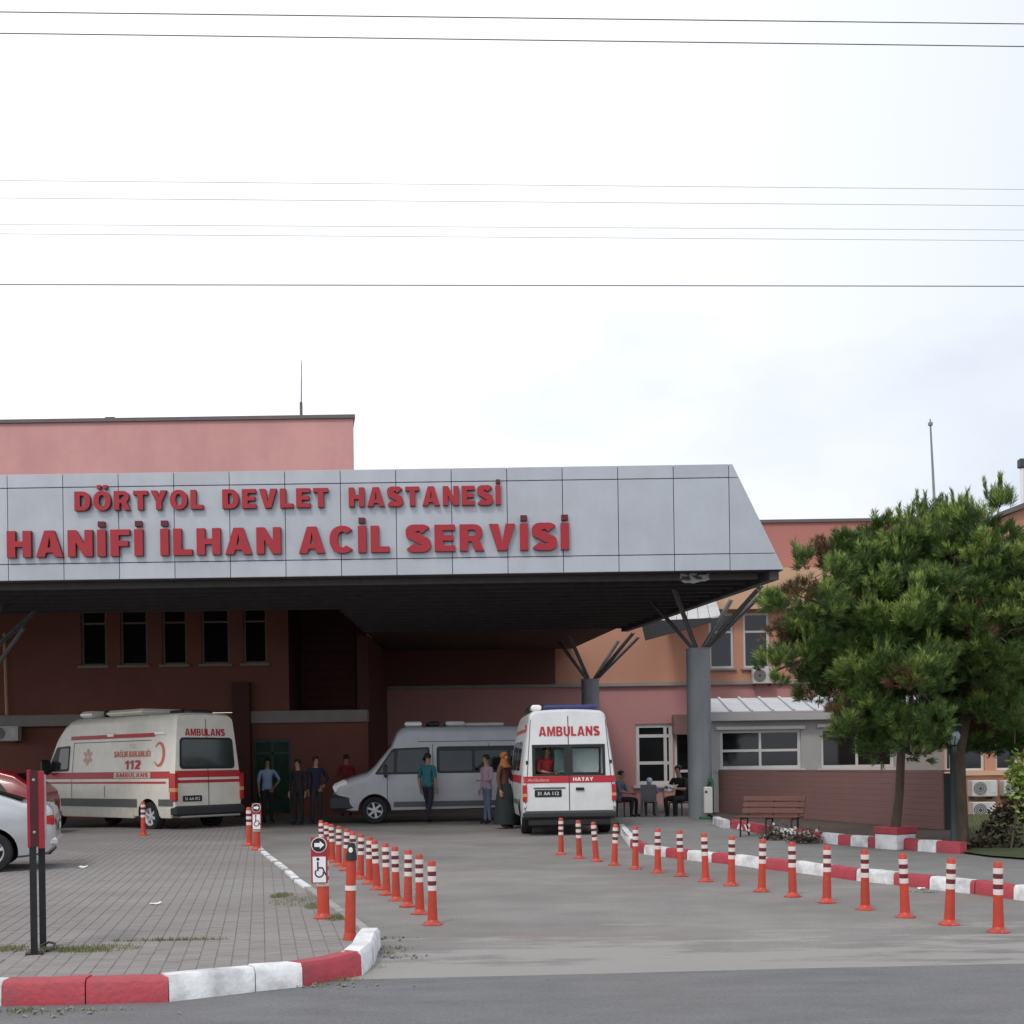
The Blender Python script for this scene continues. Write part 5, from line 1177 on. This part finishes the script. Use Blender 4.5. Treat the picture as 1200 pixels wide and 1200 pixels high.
# ------------------------------------------------------------------ wires, masts
def wire(y0, y1, D, r, m, label, sag=.0):
    a, b = W3(0, y0, D), W3(1200, y1, D+1.0); d = b-a; pts = []
    for i in range(25):
        t = -1.2+3.4*i/24; q = a+d*t; q.z += sag*((t-.5)**2-.25); pts.append(q)
    MB_ = MB().path(pts, r, 6); tag(MB_.build('overhead_wire', m, smooth=60), label, 'wire', 'overhead wires across the sky')
wire(14, 28, 15, .0062, M['wire'], 'topmost dark overhead wire crossing the sky')
wire(39, 54.5, 15, .0062, M['wire'], 'second overhead wire from the top, dark, close under the topmost')
wire(211.5, 222, 22, .0042, M['wirepale'], 'third overhead wire from the top, thin and pale')
wire(232, 241, 22, .0042, M['wirepale'], 'fourth overhead wire from the top, thin and pale')
wire(263, 269.5, 22, .0042, M['wirepale'], 'fifth overhead wire from the top, upper of a close pale pair')
wire(274, 282, 22, .0042, M['wirepale'], 'sixth overhead wire from the top, lower of a close pale pair')
wire(333.5, 335.5, 17, .0062, M['wire'], 'lowest dark overhead wire crossing the sky above the building')
def mast(base, top, r, label, cat, name, knob=True):
    t = thing(name, label, cat, base); d = Vector(top)-Vector(base)
    MB().path([(0,0,0), d*.5, d*.93, d], [r, r*.8, r*.6, r*.4], 7).build('pole', M['wiregrey'], t, smooth=50)
    if knob: MB().lathe([(.0001,-.09),(r*1.6,-.05),(r*1.6,.05),(.0001,.09)], 8, d*.95).build('finial', M['wiregrey'], t, smooth=50)
mast(W3(353, 487, D3+.5), W3(353.5, 422, D3+.5), .03, 'thin antenna mast on the roof of the tall pink block', 'antenna', 'antenna_mast', False)
MB().tube((0,0,0), (0,0,.5), .055, n=7).build('socket', M['coping'], bpy.data.objects['antenna_mast'])
mast(W3(1096, 608, D1+1), W3(1090, 491, D1+1), .055, 'bare flagpole rising behind the pine tree crown', 'flagpole', 'flagpole')
tb = W3(1198.5, 602, 40); ch = thing('roof_pole', 'white pole with dark head at the right edge above the roof', 'pole', tb)
hh = W3(1198.5, 549, 40).z-tb.z
MB().tube((0,0,-.5), (0,0,hh), .06, n=10).build('pole', M['white'], ch, smooth=50); MB().box((0,0,hh+.16), (.22,.22,.30), None, .03).build('head', M['acdark'], ch)

# ------------------------------------------------------------------ pines and shrubs
def needles_mesh(tufts, per, ln, w, tight=None):
    """tufts: list of (pos, axis, length); needle blades along a short shoot"""
    T = len(tufts); pos = np.array([t[0] for t in tufts]); ax = np.array([t[1] for t in tufts]); le = np.array([t[2] for t in tufts])
    ax /= np.linalg.norm(ax, axis=1)[:,None]
    ref = np.where(np.abs(ax[:,2:3]) < .9, np.array([[0,0,1.]]), np.array([[1.,0,0]])); u = np.cross(ax, ref); u /= np.linalg.norm(u, axis=1)[:,None]; v = np.cross(ax, u)
    t = rng.random((T, per)); ph = rng.random((T, per))*2*PI; op = .35+.5*rng.random((T, per))
    if tight is not None: op = np.where(tight[:,None], op*.55, op)
    base = pos[:,None]+ax[:,None]*(t*le[:,None])[...,None]
    rad = u[:,None]*np.cos(ph)[...,None]+v[:,None]*np.sin(ph)[...,None]
    d = ax[:,None]*np.cos(op)[...,None]+rad*np.sin(op)[...,None]
    tip = base+d*(ln*(.75+.5*rng.random((T, per))))[...,None]
    sd_ = np.cross(d, rng.normal(size=(T, per, 3))); sd_ /= np.linalg.norm(sd_, axis=2)[...,None]
    a = base-sd_*w/2; b = base+sd_*w/2; m_ = base+(tip-base)*.45
    V = np.stack([base, m_+sd_*w*.5, tip, m_-sd_*w*.5], axis=2).reshape(-1, 3)
    n = T*per; F = np.arange(n*4).reshape(n, 4)
    return V, F
def np_obj(name, V, n, k, mats, parent, mi=None):
    me = bpy.data.meshes.new(name); me.vertices.add(len(V)); me.vertices.foreach_set('co', V.astype(np.float32).ravel())
    me.loops.add(n*k); me.loops.foreach_set('vertex_index', np.arange(n*k, dtype=np.int32))
    me.polygons.add(n); me.polygons.foreach_set('loop_start', np.arange(0, n*k, k, dtype=np.int32)); me.polygons.foreach_set('loop_total', np.full(n, k, dtype=np.int32))
    for m in mats: me.materials.append(m)
    if mi is not None: me.polygons.foreach_set('material_index', mi.astype(np.int32))
    me.update(); me.validate(); return link(name, me, parent)
def pine(loc, label, trunk_pts, radii, blobs, ntuft, seed):
    rn = random.Random(seed)
    t = thing('pine_tree', label, 'tree', loc)
    tr = MB().path(trunk_pts, radii, 12).build('trunk', M['bark'], t, smooth=60)
    tips = []; lm = MB(); origin = Vector(trunk_pts[-1]); mid = Vector(trunk_pts[-2])
    for (c, rx, rz) in blobs:
        c = Vector(c); s_ = mid.lerp(origin, rn.random()); pts = [s_, s_.lerp(c, .5)+Vector((rn.gauss(0,.1), rn.gauss(0,.1), .12)), c]
        lm.path(pts, [.045,.03,.014], 6)
        for _ in range(7):
            q = c+Vector((rn.gauss(0,1), rn.gauss(0,1), rn.gauss(0,.8))).normalized()*rx*.8; lm.path([c.lerp(s_, .25), c.lerp(q, .5)+Vector((0,0,.05)), q], [.018,.012,.006], 4)
    lm.build('branches', M['bark'], t, smooth=60)
    tf = []; kind = []; subs = []
    for (c, rx, rz) in blobs:
        for _ in range(max(5, int(13*(rx/.6)**2))):
            d = Vector((rn.gauss(0,1), rn.gauss(0,1), rn.gauss(0,1))).normalized(); k = rn.uniform(.45, 1.08)
            subs.append((Vector(c)+Vector((d.x*rx*k, d.y*rx*k, d.z*rz*k)), d, k, rn.uniform(.13,.24)))
    per_sub = ntuft/len(subs)
    for (c, d0, k0, r) in subs:
        tone = rn.random()
        for _ in range(int(per_sub*(r/.185)**2)):
            d = Vector((rn.gauss(0,1), rn.gauss(0,1), rn.gauss(.25,.8))).normalized(); k = rn.random()**.4
            p = c+Vector((d.x*r, d.y*r, d.z*r*.75))*k; ax = d*.6+d0*.35+Vector((0,0,.85))+Vector((rn.gauss(0,.2), rn.gauss(0,.2), rn.gauss(0,.15))); le = rn.uniform(.07,.16)
            if d0.z > .35 and k0 > .85: ax += Vector((0,0,.7)); le *= 1.35
            tf.append((tuple(p), tuple(ax), le))
            kind.append(2 if (k0 < .7 and tone < .16) else 1 if (k0 > .62 and d.z > .0 and tone > .30 and rn.random() < .62) else 0)  # outer upward tufts coloured lighter, as daylight falling on the clumps
        if d0.z > .3 and k0 > .9 and rn.random() < .75:                # upright candles along the top of the crown
            for _ in range(rn.randint(2, 5)):
                p = c+Vector((rn.gauss(0,r*.5), rn.gauss(0,r*.5), r*.5))
                ln_ = (rn.gauss(0,.10), rn.gauss(0,.10), 1)
                for q in range(4): tf.append((tuple(p+Vector(ln_)*(.075*q)), ln_, .10)); kind.append(3)
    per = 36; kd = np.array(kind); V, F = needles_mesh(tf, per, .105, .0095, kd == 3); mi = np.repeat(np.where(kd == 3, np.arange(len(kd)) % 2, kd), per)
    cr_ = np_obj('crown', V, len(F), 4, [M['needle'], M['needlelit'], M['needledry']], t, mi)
    return t
tp = Vector((pp.x-.03, pp.y+.2, Z_P+.26)); k_ = tp.y/F_PX
def rel(x, y, dy=0.0): q = W3(x, y, tp.y+dy); return tuple(q-tp)
rb_ = random.Random(5)
bl = []
for (x, y, r) in [(1050,650,46),(985,655,46),(1100,650,50),(1015,640,40),(1125,655,42),(1085,632,32),(945,690,40),(1015,690,60),(1080,700,62),(925,735,34),(970,740,56),(1040,755,64),(1100,760,56),(925,785,30),(965,795,44),(1020,815,54),(1075,820,56),(1010,850,34),(1060,862,36),(1092,832,36),(1135,640,40),(1140,700,50),(1140,770,48),(990,840,26),(1030,690,50),(1060,700,50),(1045,800,50),(1085,790,50),(1020,760,46),(1000,740,50),(1060,866,30),(960,740,40),(1030,858,30)]:
    dy = rb_.uniform(-1.5, 1.0) if not (x > 1075 and y > 790) else rb_.uniform(.9, 1.5); bl.append((rel(x, y, dy), r*k_, r*k_*.85))
pine((tp.x, tp.y, tp.z), 'bushy pine tree growing out of the white and red planter', [(0,0,-.05), rel(1054,930), rel(1056,880), rel(1050,800), rel(1048,700)], [.075,.064,.06,.055,.04], bl, 11000, 3)
t2 = G(1128, 995.5, Z_P); tp2 = t2+Vector((0,.1,0)); k_ = tp2.y/F_PX
def rel2(x, y, dy=0.0): q = W3(x, y, tp2.y+dy); return tuple(q-tp2)
bl = []
for (x, y, r) in [(1185,660,46),(1235,670,60),(1165,710,46),(1210,730,62),(1170,780,52),(1225,800,60),(1140,835,42),(1185,838,44),(1235,850,46),(1120,800,44),(1260,740,60),(1200,690,40),(1150,850,30),(1175,855,36),(1210,860,36),(1165,750,50),(1190,800,50),(1125,770,44),(1150,810,44),(1205,770,60),(1110,690,40),(1120,650,36),(1110,740,40),(1215,640,44),(1165,640,40),(1105,852,30),(1130,862,28),(1190,862,36),(1160,872,22),(1085,862,24),(1105,625,34),(1150,615,36),(1075,655,40)]:
    dy = rb_.uniform(-.9, 1.4) if y < 780 else rb_.uniform(.5, 1.6); bl.append((rel2(x, y, dy), r*k_, r*k_*.85))
for (x, y, r, dy) in ((1148,800,40,-.5),(1160,835,34,-.5),(1190,850,36,-.4),(1150,760,40,-.6),(1105,800,36,.4)): bl.append((rel2(x, y, dy), r*k_, r*k_*.8))
pine(tp2, 'pine tree with thick dark trunk standing beside the garden lamp at right', [(0,0,-.05), rel2(1127,975), rel2(1125,925), rel2(1124,880), rel2(1140,800), rel2(1180,720)], [.125,.10,.09,.085,.075,.05], bl, 9500, 9)
def shrub(base, label, blobs, n, m, stems, lw=.05):
    rn = random.Random(len(label)); t = thing('shrub', label, 'shrub', base); mb = MB()
    for q in stems: mb.path([(0,0,0), Vector(q)*.5+Vector((rn.gauss(0,.03), 0, .03)), q], [.016,.011,.006], 5)
    mb.build('stem', M['bark'], t, smooth=60); P = []
    for _ in range(n):
        c, r = rn.choice(blobs); d = Vector((rn.gauss(0,1), rn.gauss(0,1), rn.gauss(0,1))).normalized()*(rn.random()**.4)*r; p = Vector(c)+d
        a = Vector((rn.gauss(0,1), rn.gauss(0,1), rn.gauss(0,.7))).normalized(); b = a.orthogonal().normalized(); b = (Matrix.Rotation(rn.random()*6.28, 3, a) @ b); s_ = lw*rn.uniform(.6,1.3)
        P += [p-a*s_, p+b*s_*.45, p+a*s_, p-b*s_*.45]
    np_obj('foliage', np.array([tuple(p) for p in P]), n, 4, [m], t); return t
s0 = G(1172, 1003, Z_P); s0.y += 1.2
sr = lambda x, y: tuple(W3(x, y, s0.y)-s0)
shrub(s0, 'leggy dark shrub growing below the outdoor units at the right edge', [(sr(1165,985),.22),(sr(1180,965),.25),(sr(1192,945),.22),(sr(1172,955),.18),(sr(1185,990),.22),(sr(1150,988),.18),(sr(1160,972),.14)], 950, M['leafbrown'], [sr(1165,970), sr(1180,945), sr(1192,930), sr(1150,985)])
s1 = s0+Vector((.55,-.2,0)); sr1 = lambda x, y: tuple(W3(x, y, s1.y)-s1)
shrub(s1, 'bright green leafy shrub cut by the right edge', [(sr1(1198,925),.25),(sr1(1203,895),.28),(sr1(1193,910),.18),(sr1(1206,945),.25)], 800, M['needlelit'], [sr1(1195,920), sr1(1203,890)])
def flowers(px, py, label):
    b = G(px, py, Z_P); rn = random.Random(px); t = thing('flower_clump', label, 'flowers', (b.x, b.y-.10, Z_P)); P = []
    for _ in range(420):
        d = Vector((rn.gauss(0,.13), rn.gauss(0,.09), abs(rn.gauss(0,.10))+.02)); a = Vector((rn.gauss(0,1), rn.gauss(0,1), rn.gauss(0,.6))).normalized(); c = a.orthogonal(); P += [d-a*.03, d+c*.014, d+a*.03, d-c*.014]
    np_obj('foliage', np.array([tuple(p) for p in P]), 420, 4, [M['leafbrown']], t)
    mb = MB()
    for _ in range(13):
        c = Vector((rn.gauss(0,.12), -.05+rn.gauss(0,.06), .08+abs(rn.gauss(0,.09))))
        for k in range(5): a = 2*PI*k/5; d = Vector((math.cos(a), -.35, math.sin(a)))*.013; mb.box(c+d, (.017,.010,.017), (0,-a,0))
    stuff(mb.build('blossoms', M['white'], t))
flowers(909, 984, 'left clump of small white flowers by the bench'); flowers(941, 988, 'right clump of small white flowers by the bench')

# ------------------------------------------------------------------ people
J0 = dict(pelvis=(0,0,.95), waist=(0,.01,1.08), chest=(0,.015,1.28), neck=(0,.01,1.45), throat=(0,-.005,1.50), jaw=(0,-.02,1.555), head=(0,-.012,1.63), crown=(0,-.005,1.70), nose=(0,-.115,1.60),
  shL=(.185,.01,1.40), elL=(.235,.03,1.13), wrL=(.245,-.03,.88), shR=(-.185,.01,1.40), elR=(-.235,.03,1.13), wrR=(-.245,-.03,.88),
  hipL=(.095,0,.90), knL=(.105,-.015,.49), anL=(.105,.02,.085), toL=(.12,-.15,.04), hipR=(-.095,0,.90), knR=(-.105,-.015,.49), anR=(-.105,.02,.085), toR=(-.12,-.15,.04))
RAD = dict(pelvis=(.155,.115), waist=(.14,.105), chest=(.165,.115), neck=(.065,.06), throat=(.055,.055), jaw=(.064,.07), head=(.078,.092), crown=(.045,.055), nose=(.012,.012),
  sh=(.068,.068), el=(.045,.045), wr=(.028,.028), hip=(.095,.10), kn=(.058,.06), an=(.040,.045), to=(.038,.028))
EDG = [('pelvis','waist','top'),('waist','chest','top'),('chest','neck','top'),('neck','throat','skin'),('throat','jaw','skin'),('jaw','head','skin'),('head','crown','skin'),('head','nose','skin'),
  ('chest','shL','top'),('shL','elL','sleeve'),('elL','wrL','arm'),('chest','shR','top'),('shR','elR','sleeve'),('elR','wrR','arm'),
  ('pelvis','hipL','leg'),('hipL','knL','leg'),('knL','anL','leg'),('anL','toL','shoe'),('pelvis','hipR','leg'),('hipR','knR','leg'),('knR','anR','leg'),('anR','toR','shoe')]
def person(label, loc, rz, top, legs, pose=None, scale=1.0, longsleeve=False, hair='short', haircol=None, skirt=False):
    J = {k: Vector(v) for k, v in J0.items()}
    for k, v in (pose or {}).items(): J[k] = Vector(v)
    t = thing('person', label, 'person', loc, rz); t.scale = (scale,)*3
    names = list(J); idx = {n: i for i, n in enumerate(names)}; V = [tuple(J[n]) for n in names]; E = [(idx[a], idx[b]) for a, b, _ in EDG]; bones = [(J[a], J[b], tg) for a, b, tg in EDG]
    rad = [RAD[n if n in RAD else n[:2] if n[:2] in RAD else n[:3]] for n in names]
    for sd_ in 'LR':                                # hands: palm and five fingers
        w, e = J['wr'+sd_], J['el'+sd_]; d = (w-e).normalized(); sg = 1 if sd_ == 'L' else -1
        n_ = Vector((0,-1,0)); n_ = (n_-d*n_.dot(d)); n_ = n_.normalized() if n_.length > .1 else Vector((1,0,0)); c = d.cross(n_)
        pm = w+d*.055; V.append(tuple(pm)); ip = len(V)-1; E.append((idx['wr'+sd_], ip)); rad.append((.030,.020)); bones.append((w, w+d*.19, 'skin'))
        for k, (o_, ln) in enumerate(((-.030,.060),(-.010,.075),(.010,.070),(.030,.055))):
            p1 = w+d*.10+n_*o_; p2 = p1+d*ln*.6+c*sg*.012; p3 = p2+d*ln*.4+c*sg*.022
            b0 = len(V); V += [tuple(p1), tuple(p2), tuple(p3)]; rad += [(.010,.010),(.009,.009),(.007,.007)]; E += [(ip, b0), (b0, b0+1), (b0+1, b0+2)]
        q1 = w+d*.05+n_*.04; q2 = q1+d*.04+n_*.02; b0 = len(V); V += [tuple(q1), tuple(q2)]; rad += [(.011,.011),(.008,.008)]; E += [(ip, b0), (b0, b0+1)]
    me = bpy.data.meshes.new('body'); me.from_pydata(V, E, []); ob = link('body', me)
    sk = ob.modifiers.new('skin', 'SKIN'); sk.use_smooth_shade = True; sk.branch_smoothing = .3
    if not me.skin_vertices: return t
    for i, r in enumerate(rad): me.skin_vertices[0].data[i].radius = r
    for d in me.skin_vertices[0].data: d.use_root = False
    me.skin_vertices[0].data[idx['pelvis']].use_root = True
    sb = ob.modifiers.new('sub', 'SUBSURF'); sb.levels = 2; sb.render_levels = 2
    dg = bpy.context.evaluated_depsgraph_get(); nm = bpy.data.meshes.new_from_object(ob.evaluated_get(dg)); ob.modifiers.clear(); ob.data = nm; ob.parent = t
    mm = {'top': top, 'sleeve': top, 'arm': top if longsleeve else M['skin'], 'leg': legs, 'skin': M['skin'], 'shoe': M['black']}
    order = list(dict.fromkeys(m.name for m in mm.values())); nm.materials.clear()
    for nme in order: nm.materials.append(bpy.data.materials[nme])
    hips = J['pelvis']
    for p in nm.polygons:
        c = p.center; best = None; bd_ = 9
        for (a, b, tg) in bones:
            ab = b-a; u = max(0, min(1, (c-a).dot(ab)/max(1e-9, ab.dot(ab)))); q = (c-(a+ab*u)).length-(.04 if tg in ('top',) else 0)
            if q < bd_: bd_, best = q, tg
        if best == 'leg' and abs(c.x) < .25 and c.z > hips.z-.04 and (c-hips).length < .22: best = 'top'
        elif best == 'top' and c.z < hips.z-.04: best = 'leg'
        nk = J['neck']
        if best in ('top','sleeve') and (c-nk).length < .15 and (c-nk).dot((J['head']-nk).normalized()) > -.005: best = 'skin'
        p.material_index = order.index(mm[best].name)
    nm.polygons.foreach_set('use_smooth', [True]*len(nm.polygons))
    # hair / scarf, eyes
    h = J['head']; mb = MB(); P = []; hx = .088; nu, nv = 14, 8; hc = haircol or M['hair']; low = -.25 if hair == 'short' else -1.0
    for j in range(nv+1):
        a = PI/2-(PI/2-math.asin(max(-1, low)) if hair == 'scarf' else PI/2+.35)*j/nv
        for i in range(nu):
            b = 2*PI*i/nu; x, y, z = hx*math.cos(a)*math.cos(b), 1.18*hx*math.cos(a)*math.sin(b)+.012, 1.05*hx*math.sin(a)+.022
            if y < -.03 and z < .045: y = max(y, -.035); x *= .98
            P.append((h.x+x*1.05, h.y+y*1.03, h.z+z))
    mb.add(P, [(j*nu+i, j*nu+(i+1)%nu, (j+1)*nu+(i+1)%nu, (j+1)*nu+i) for j in range(nv) for i in range(nu)])
    if hair == 'scarf': mb.lathe([(.075,-.04),(.10,-.14),(.16,-.24)], 14, tuple(h+Vector((0,.01,0))))
    mb.build('headscarf' if hair == 'scarf' else 'hair', hc, t, smooth=60)
    for s_ in (-1, 1): MB().lathe([(.0001,-.009),(.009,-.004),(.009,.004),(.0001,.009)], 8, tuple(h+Vector((s_*.03,-.088,.0))), 'Y').build('eye', M['black'], t)
    if skirt: MB().lathe([(.15,1.02),(.20,.70),(.25,.20),(.26,.10)], 18).build('skirt', legs, t, smooth=60)
    return t
def C(name, c): return mat('cloth_'+name, c, .85, .12, 9, .25, 40)
FOLD = dict(elL=(.25,-.02,1.14), wrL=(.03,-.20,1.16), elR=(-.25,-.02,1.14), wrR=(-.02,-.21,1.12))
HIP = dict(elL=(.36,.06,1.16), wrL=(.20,-.06,1.0))
BENT = dict(elL=(.26,-.03,1.12), wrL=(.20,-.26,1.10))
STRIDE = dict(knL=(.10,-.14,.50), anL=(.10,-.12,.09), toL=(.11,-.30,.05), knR=(-.10,.06,.49), anR=(-.10,.20,.11), toR=(-.11,.07,.04))
SIT = dict(pelvis=(0,.12,.50), waist=(0,.13,.64), chest=(0,.10,.84), neck=(0,.06,1.01), throat=(0,.04,1.06), jaw=(0,.015,1.115), head=(0,.02,1.19), crown=(0,.03,1.26), nose=(0,-.085,1.16),
  shL=(.185,.07,.96), elL=(.23,-.03,.72), wrL=(.12,-.24,.66), shR=(-.185,.07,.96), elR=(-.23,-.03,.72), wrR=(-.10,-.25,.68),
  hipL=(.10,.08,.49), knL=(.13,-.36,.50), anL=(.12,-.34,.09), toL=(.13,-.50,.04), hipR=(-.10,.08,.49), knR=(-.13,-.36,.50), anR=(-.12,-.30,.09), toR=(-.13,-.46,.04))
def feet(x, y): return G(x, y)
person('person in pale blue shirt and dark trousers standing at the green door', feet(314, 965), R(30), C('paleblue', (.28,.40,.58)), C('darktrouser', (.02,.02,.026)), HIP, 1.0)
person('person in black standing left of a second dark figure by the wall', feet(350, 967), R(-20), C('black', (.014,.014,.018)), C('blacktrouser', (.012,.012,.014)), None, .98, True)
person('person in dark navy jacket close beside the person in black', feet(371, 966), R(35), C('navy', (.018,.018,.045)), C('greytrouser', (.025,.025,.03)), HIP, 1.02, True)
person('person in dark red top standing behind the nose of the parked van', feet(398, 960)+Vector((.0,1.6,0)), R(200), C('darkred', (.25,.02,.03)), C('redtrouser', (.15,.02,.03)), FOLD, 1.06)
person('person in teal shirt and dark trousers walking past the parked van', feet(503, 964)+Vector((0,-.3,0)), R(150), C('teal', (.025,.15,.19)), C('darkjeans', (.018,.02,.035)), STRIDE, 1.04)
person('person in pale pink shirt and jeans holding papers behind the white ambulance', feet(571, 966), R(-55), C('pink', (.40,.27,.36)), C('jeans', (.10,.13,.20)), dict(BENT, **{'knR': (-.10,.05,.49)}), 1.0, True)
person('person in orange headscarf and dark long skirt beside the white ambulance', feet(592, 971), R(60), C('darkbrown', (.10,.045,.035)), C('blackskirt', (.014,.020,.022)), BENT, 1.02, True, 'scarf', C('orange', (.30,.095,.025)), True)
SITW = Vector((0,0,0))
person('person in grey blue shirt seated just right of the white ambulance', feet(730, 958), R(60), C('greyblue', (.12,.15,.22)), C('seattrouser', (.02,.02,.024)), SIT, .98)
person('person in bright blue and white top seated bending over the table', feet(762, 958)+Vector((0,.2,0)), R(170), C('brightblue', (.13,.17,.50)), C('greypants', (.09,.085,.095)), dict(SIT, chest=(0,.0,.82), neck=(0,-.10,.95), throat=(0,-.14,.98), jaw=(0,-.19,1.0), head=(0,-.22,1.05), crown=(0,-.24,1.11), nose=(0,-.32,1.0), shL=(.18,-.06,.92), shR=(-.18,-.06,.92)), .92, False, 'scarf', C('white', (.55,.58,.68)))
person('person in black sitting beside the grey column reading a paper', feet(795, 960), R(-40), C('blacktop', (.012,.012,.014)), C('blackpants', (.016,.014,.015)), dict(SIT, wrL=(.12,-.32,.74), wrR=(-.10,-.32,.76)), 1.08)
sp = feet(795, 960); nw = MB().add([(-.17,-.02,0),(0,.03,.01),(.17,-.02,0),(.16,-.02,.24),(0,.03,.25),(-.16,-.02,.24)], [(0,1,4,5),(1,2,3,4)]).build('newspaper', M['paper'], None, loc=sp+Vector((-.26,-.30,.74)), rot=(R(-50),0,R(-40)))
so = nw.modifiers.new('thickness', 'SOLIDIFY'); so.thickness = .004; tag(nw, 'folded pale newspaper held by the person in black by the column', 'newspaper')
q_ = vc.matrix_basis @ Vector((B.ox, 0, 0))
rp = Matrix.Translation(vc.location) @ vc.rotation_euler.to_matrix().to_4x4() @ Vector((-LC/2+.52, .40, .66))
person('person in red uniform seen through the rear window of the white ambulance', rp, vc.rotation_euler.z-PI/2+R(15), C('uniformred', (.55,.05,.06)), C('uniformred', (.55,.05,.06)), dict(SIT), .95)
# chairs and table of the seated group
def chair(loc, rz, label, m):
    t = thing('plastic_chair', label, 'chair', loc, rz)
    MB().box((0,.06,.43), (.44,.44,.03), None, .012).build('seat', m, t); MB().box((0,.29,.67), (.42,.03,.44), (R(-10),0,0), .012).build('backrest', m, t)
    for a in (-.19,.19):
        for b in (-.13,.25): MB().tube((a*1.1,b*1.1,0), (a,b,.42), .018, .022, 6).build('leg', m, t)
    return t
pg, pd = mat('chair_grey_plastic', (.20,.20,.21), .5), mat('chair_dark_plastic', (.05,.05,.055), .5)
chair(feet(730, 958), R(60), 'dark chair under the person in grey blue shirt', pd)
chair(feet(762, 958)+Vector((0,.2,0)), R(170), 'grey chair under the person in bright blue top', pg)
chair(feet(795, 960), R(-40), 'dark chair under the person reading by the column', pd)
tb = thing('cafe_table', 'small white topped table among the seated people', 'table', feet(776, 953)+Vector((0,1.0,0)))
MB().lathe([(.45,.70),(.46,.71),(.46,.735),(.45,.74)], 24).build('tabletop', M['winframe'], tb, smooth=40)
for a in range(4): MB().tube((.30*math.cos(a*1.571+.7), .30*math.sin(a*1.571+.7), 0), (.22*math.cos(a*1.571+.7), .22*math.sin(a*1.571+.7), .70), .02, n=6).build('leg', M['winframe'], tb)
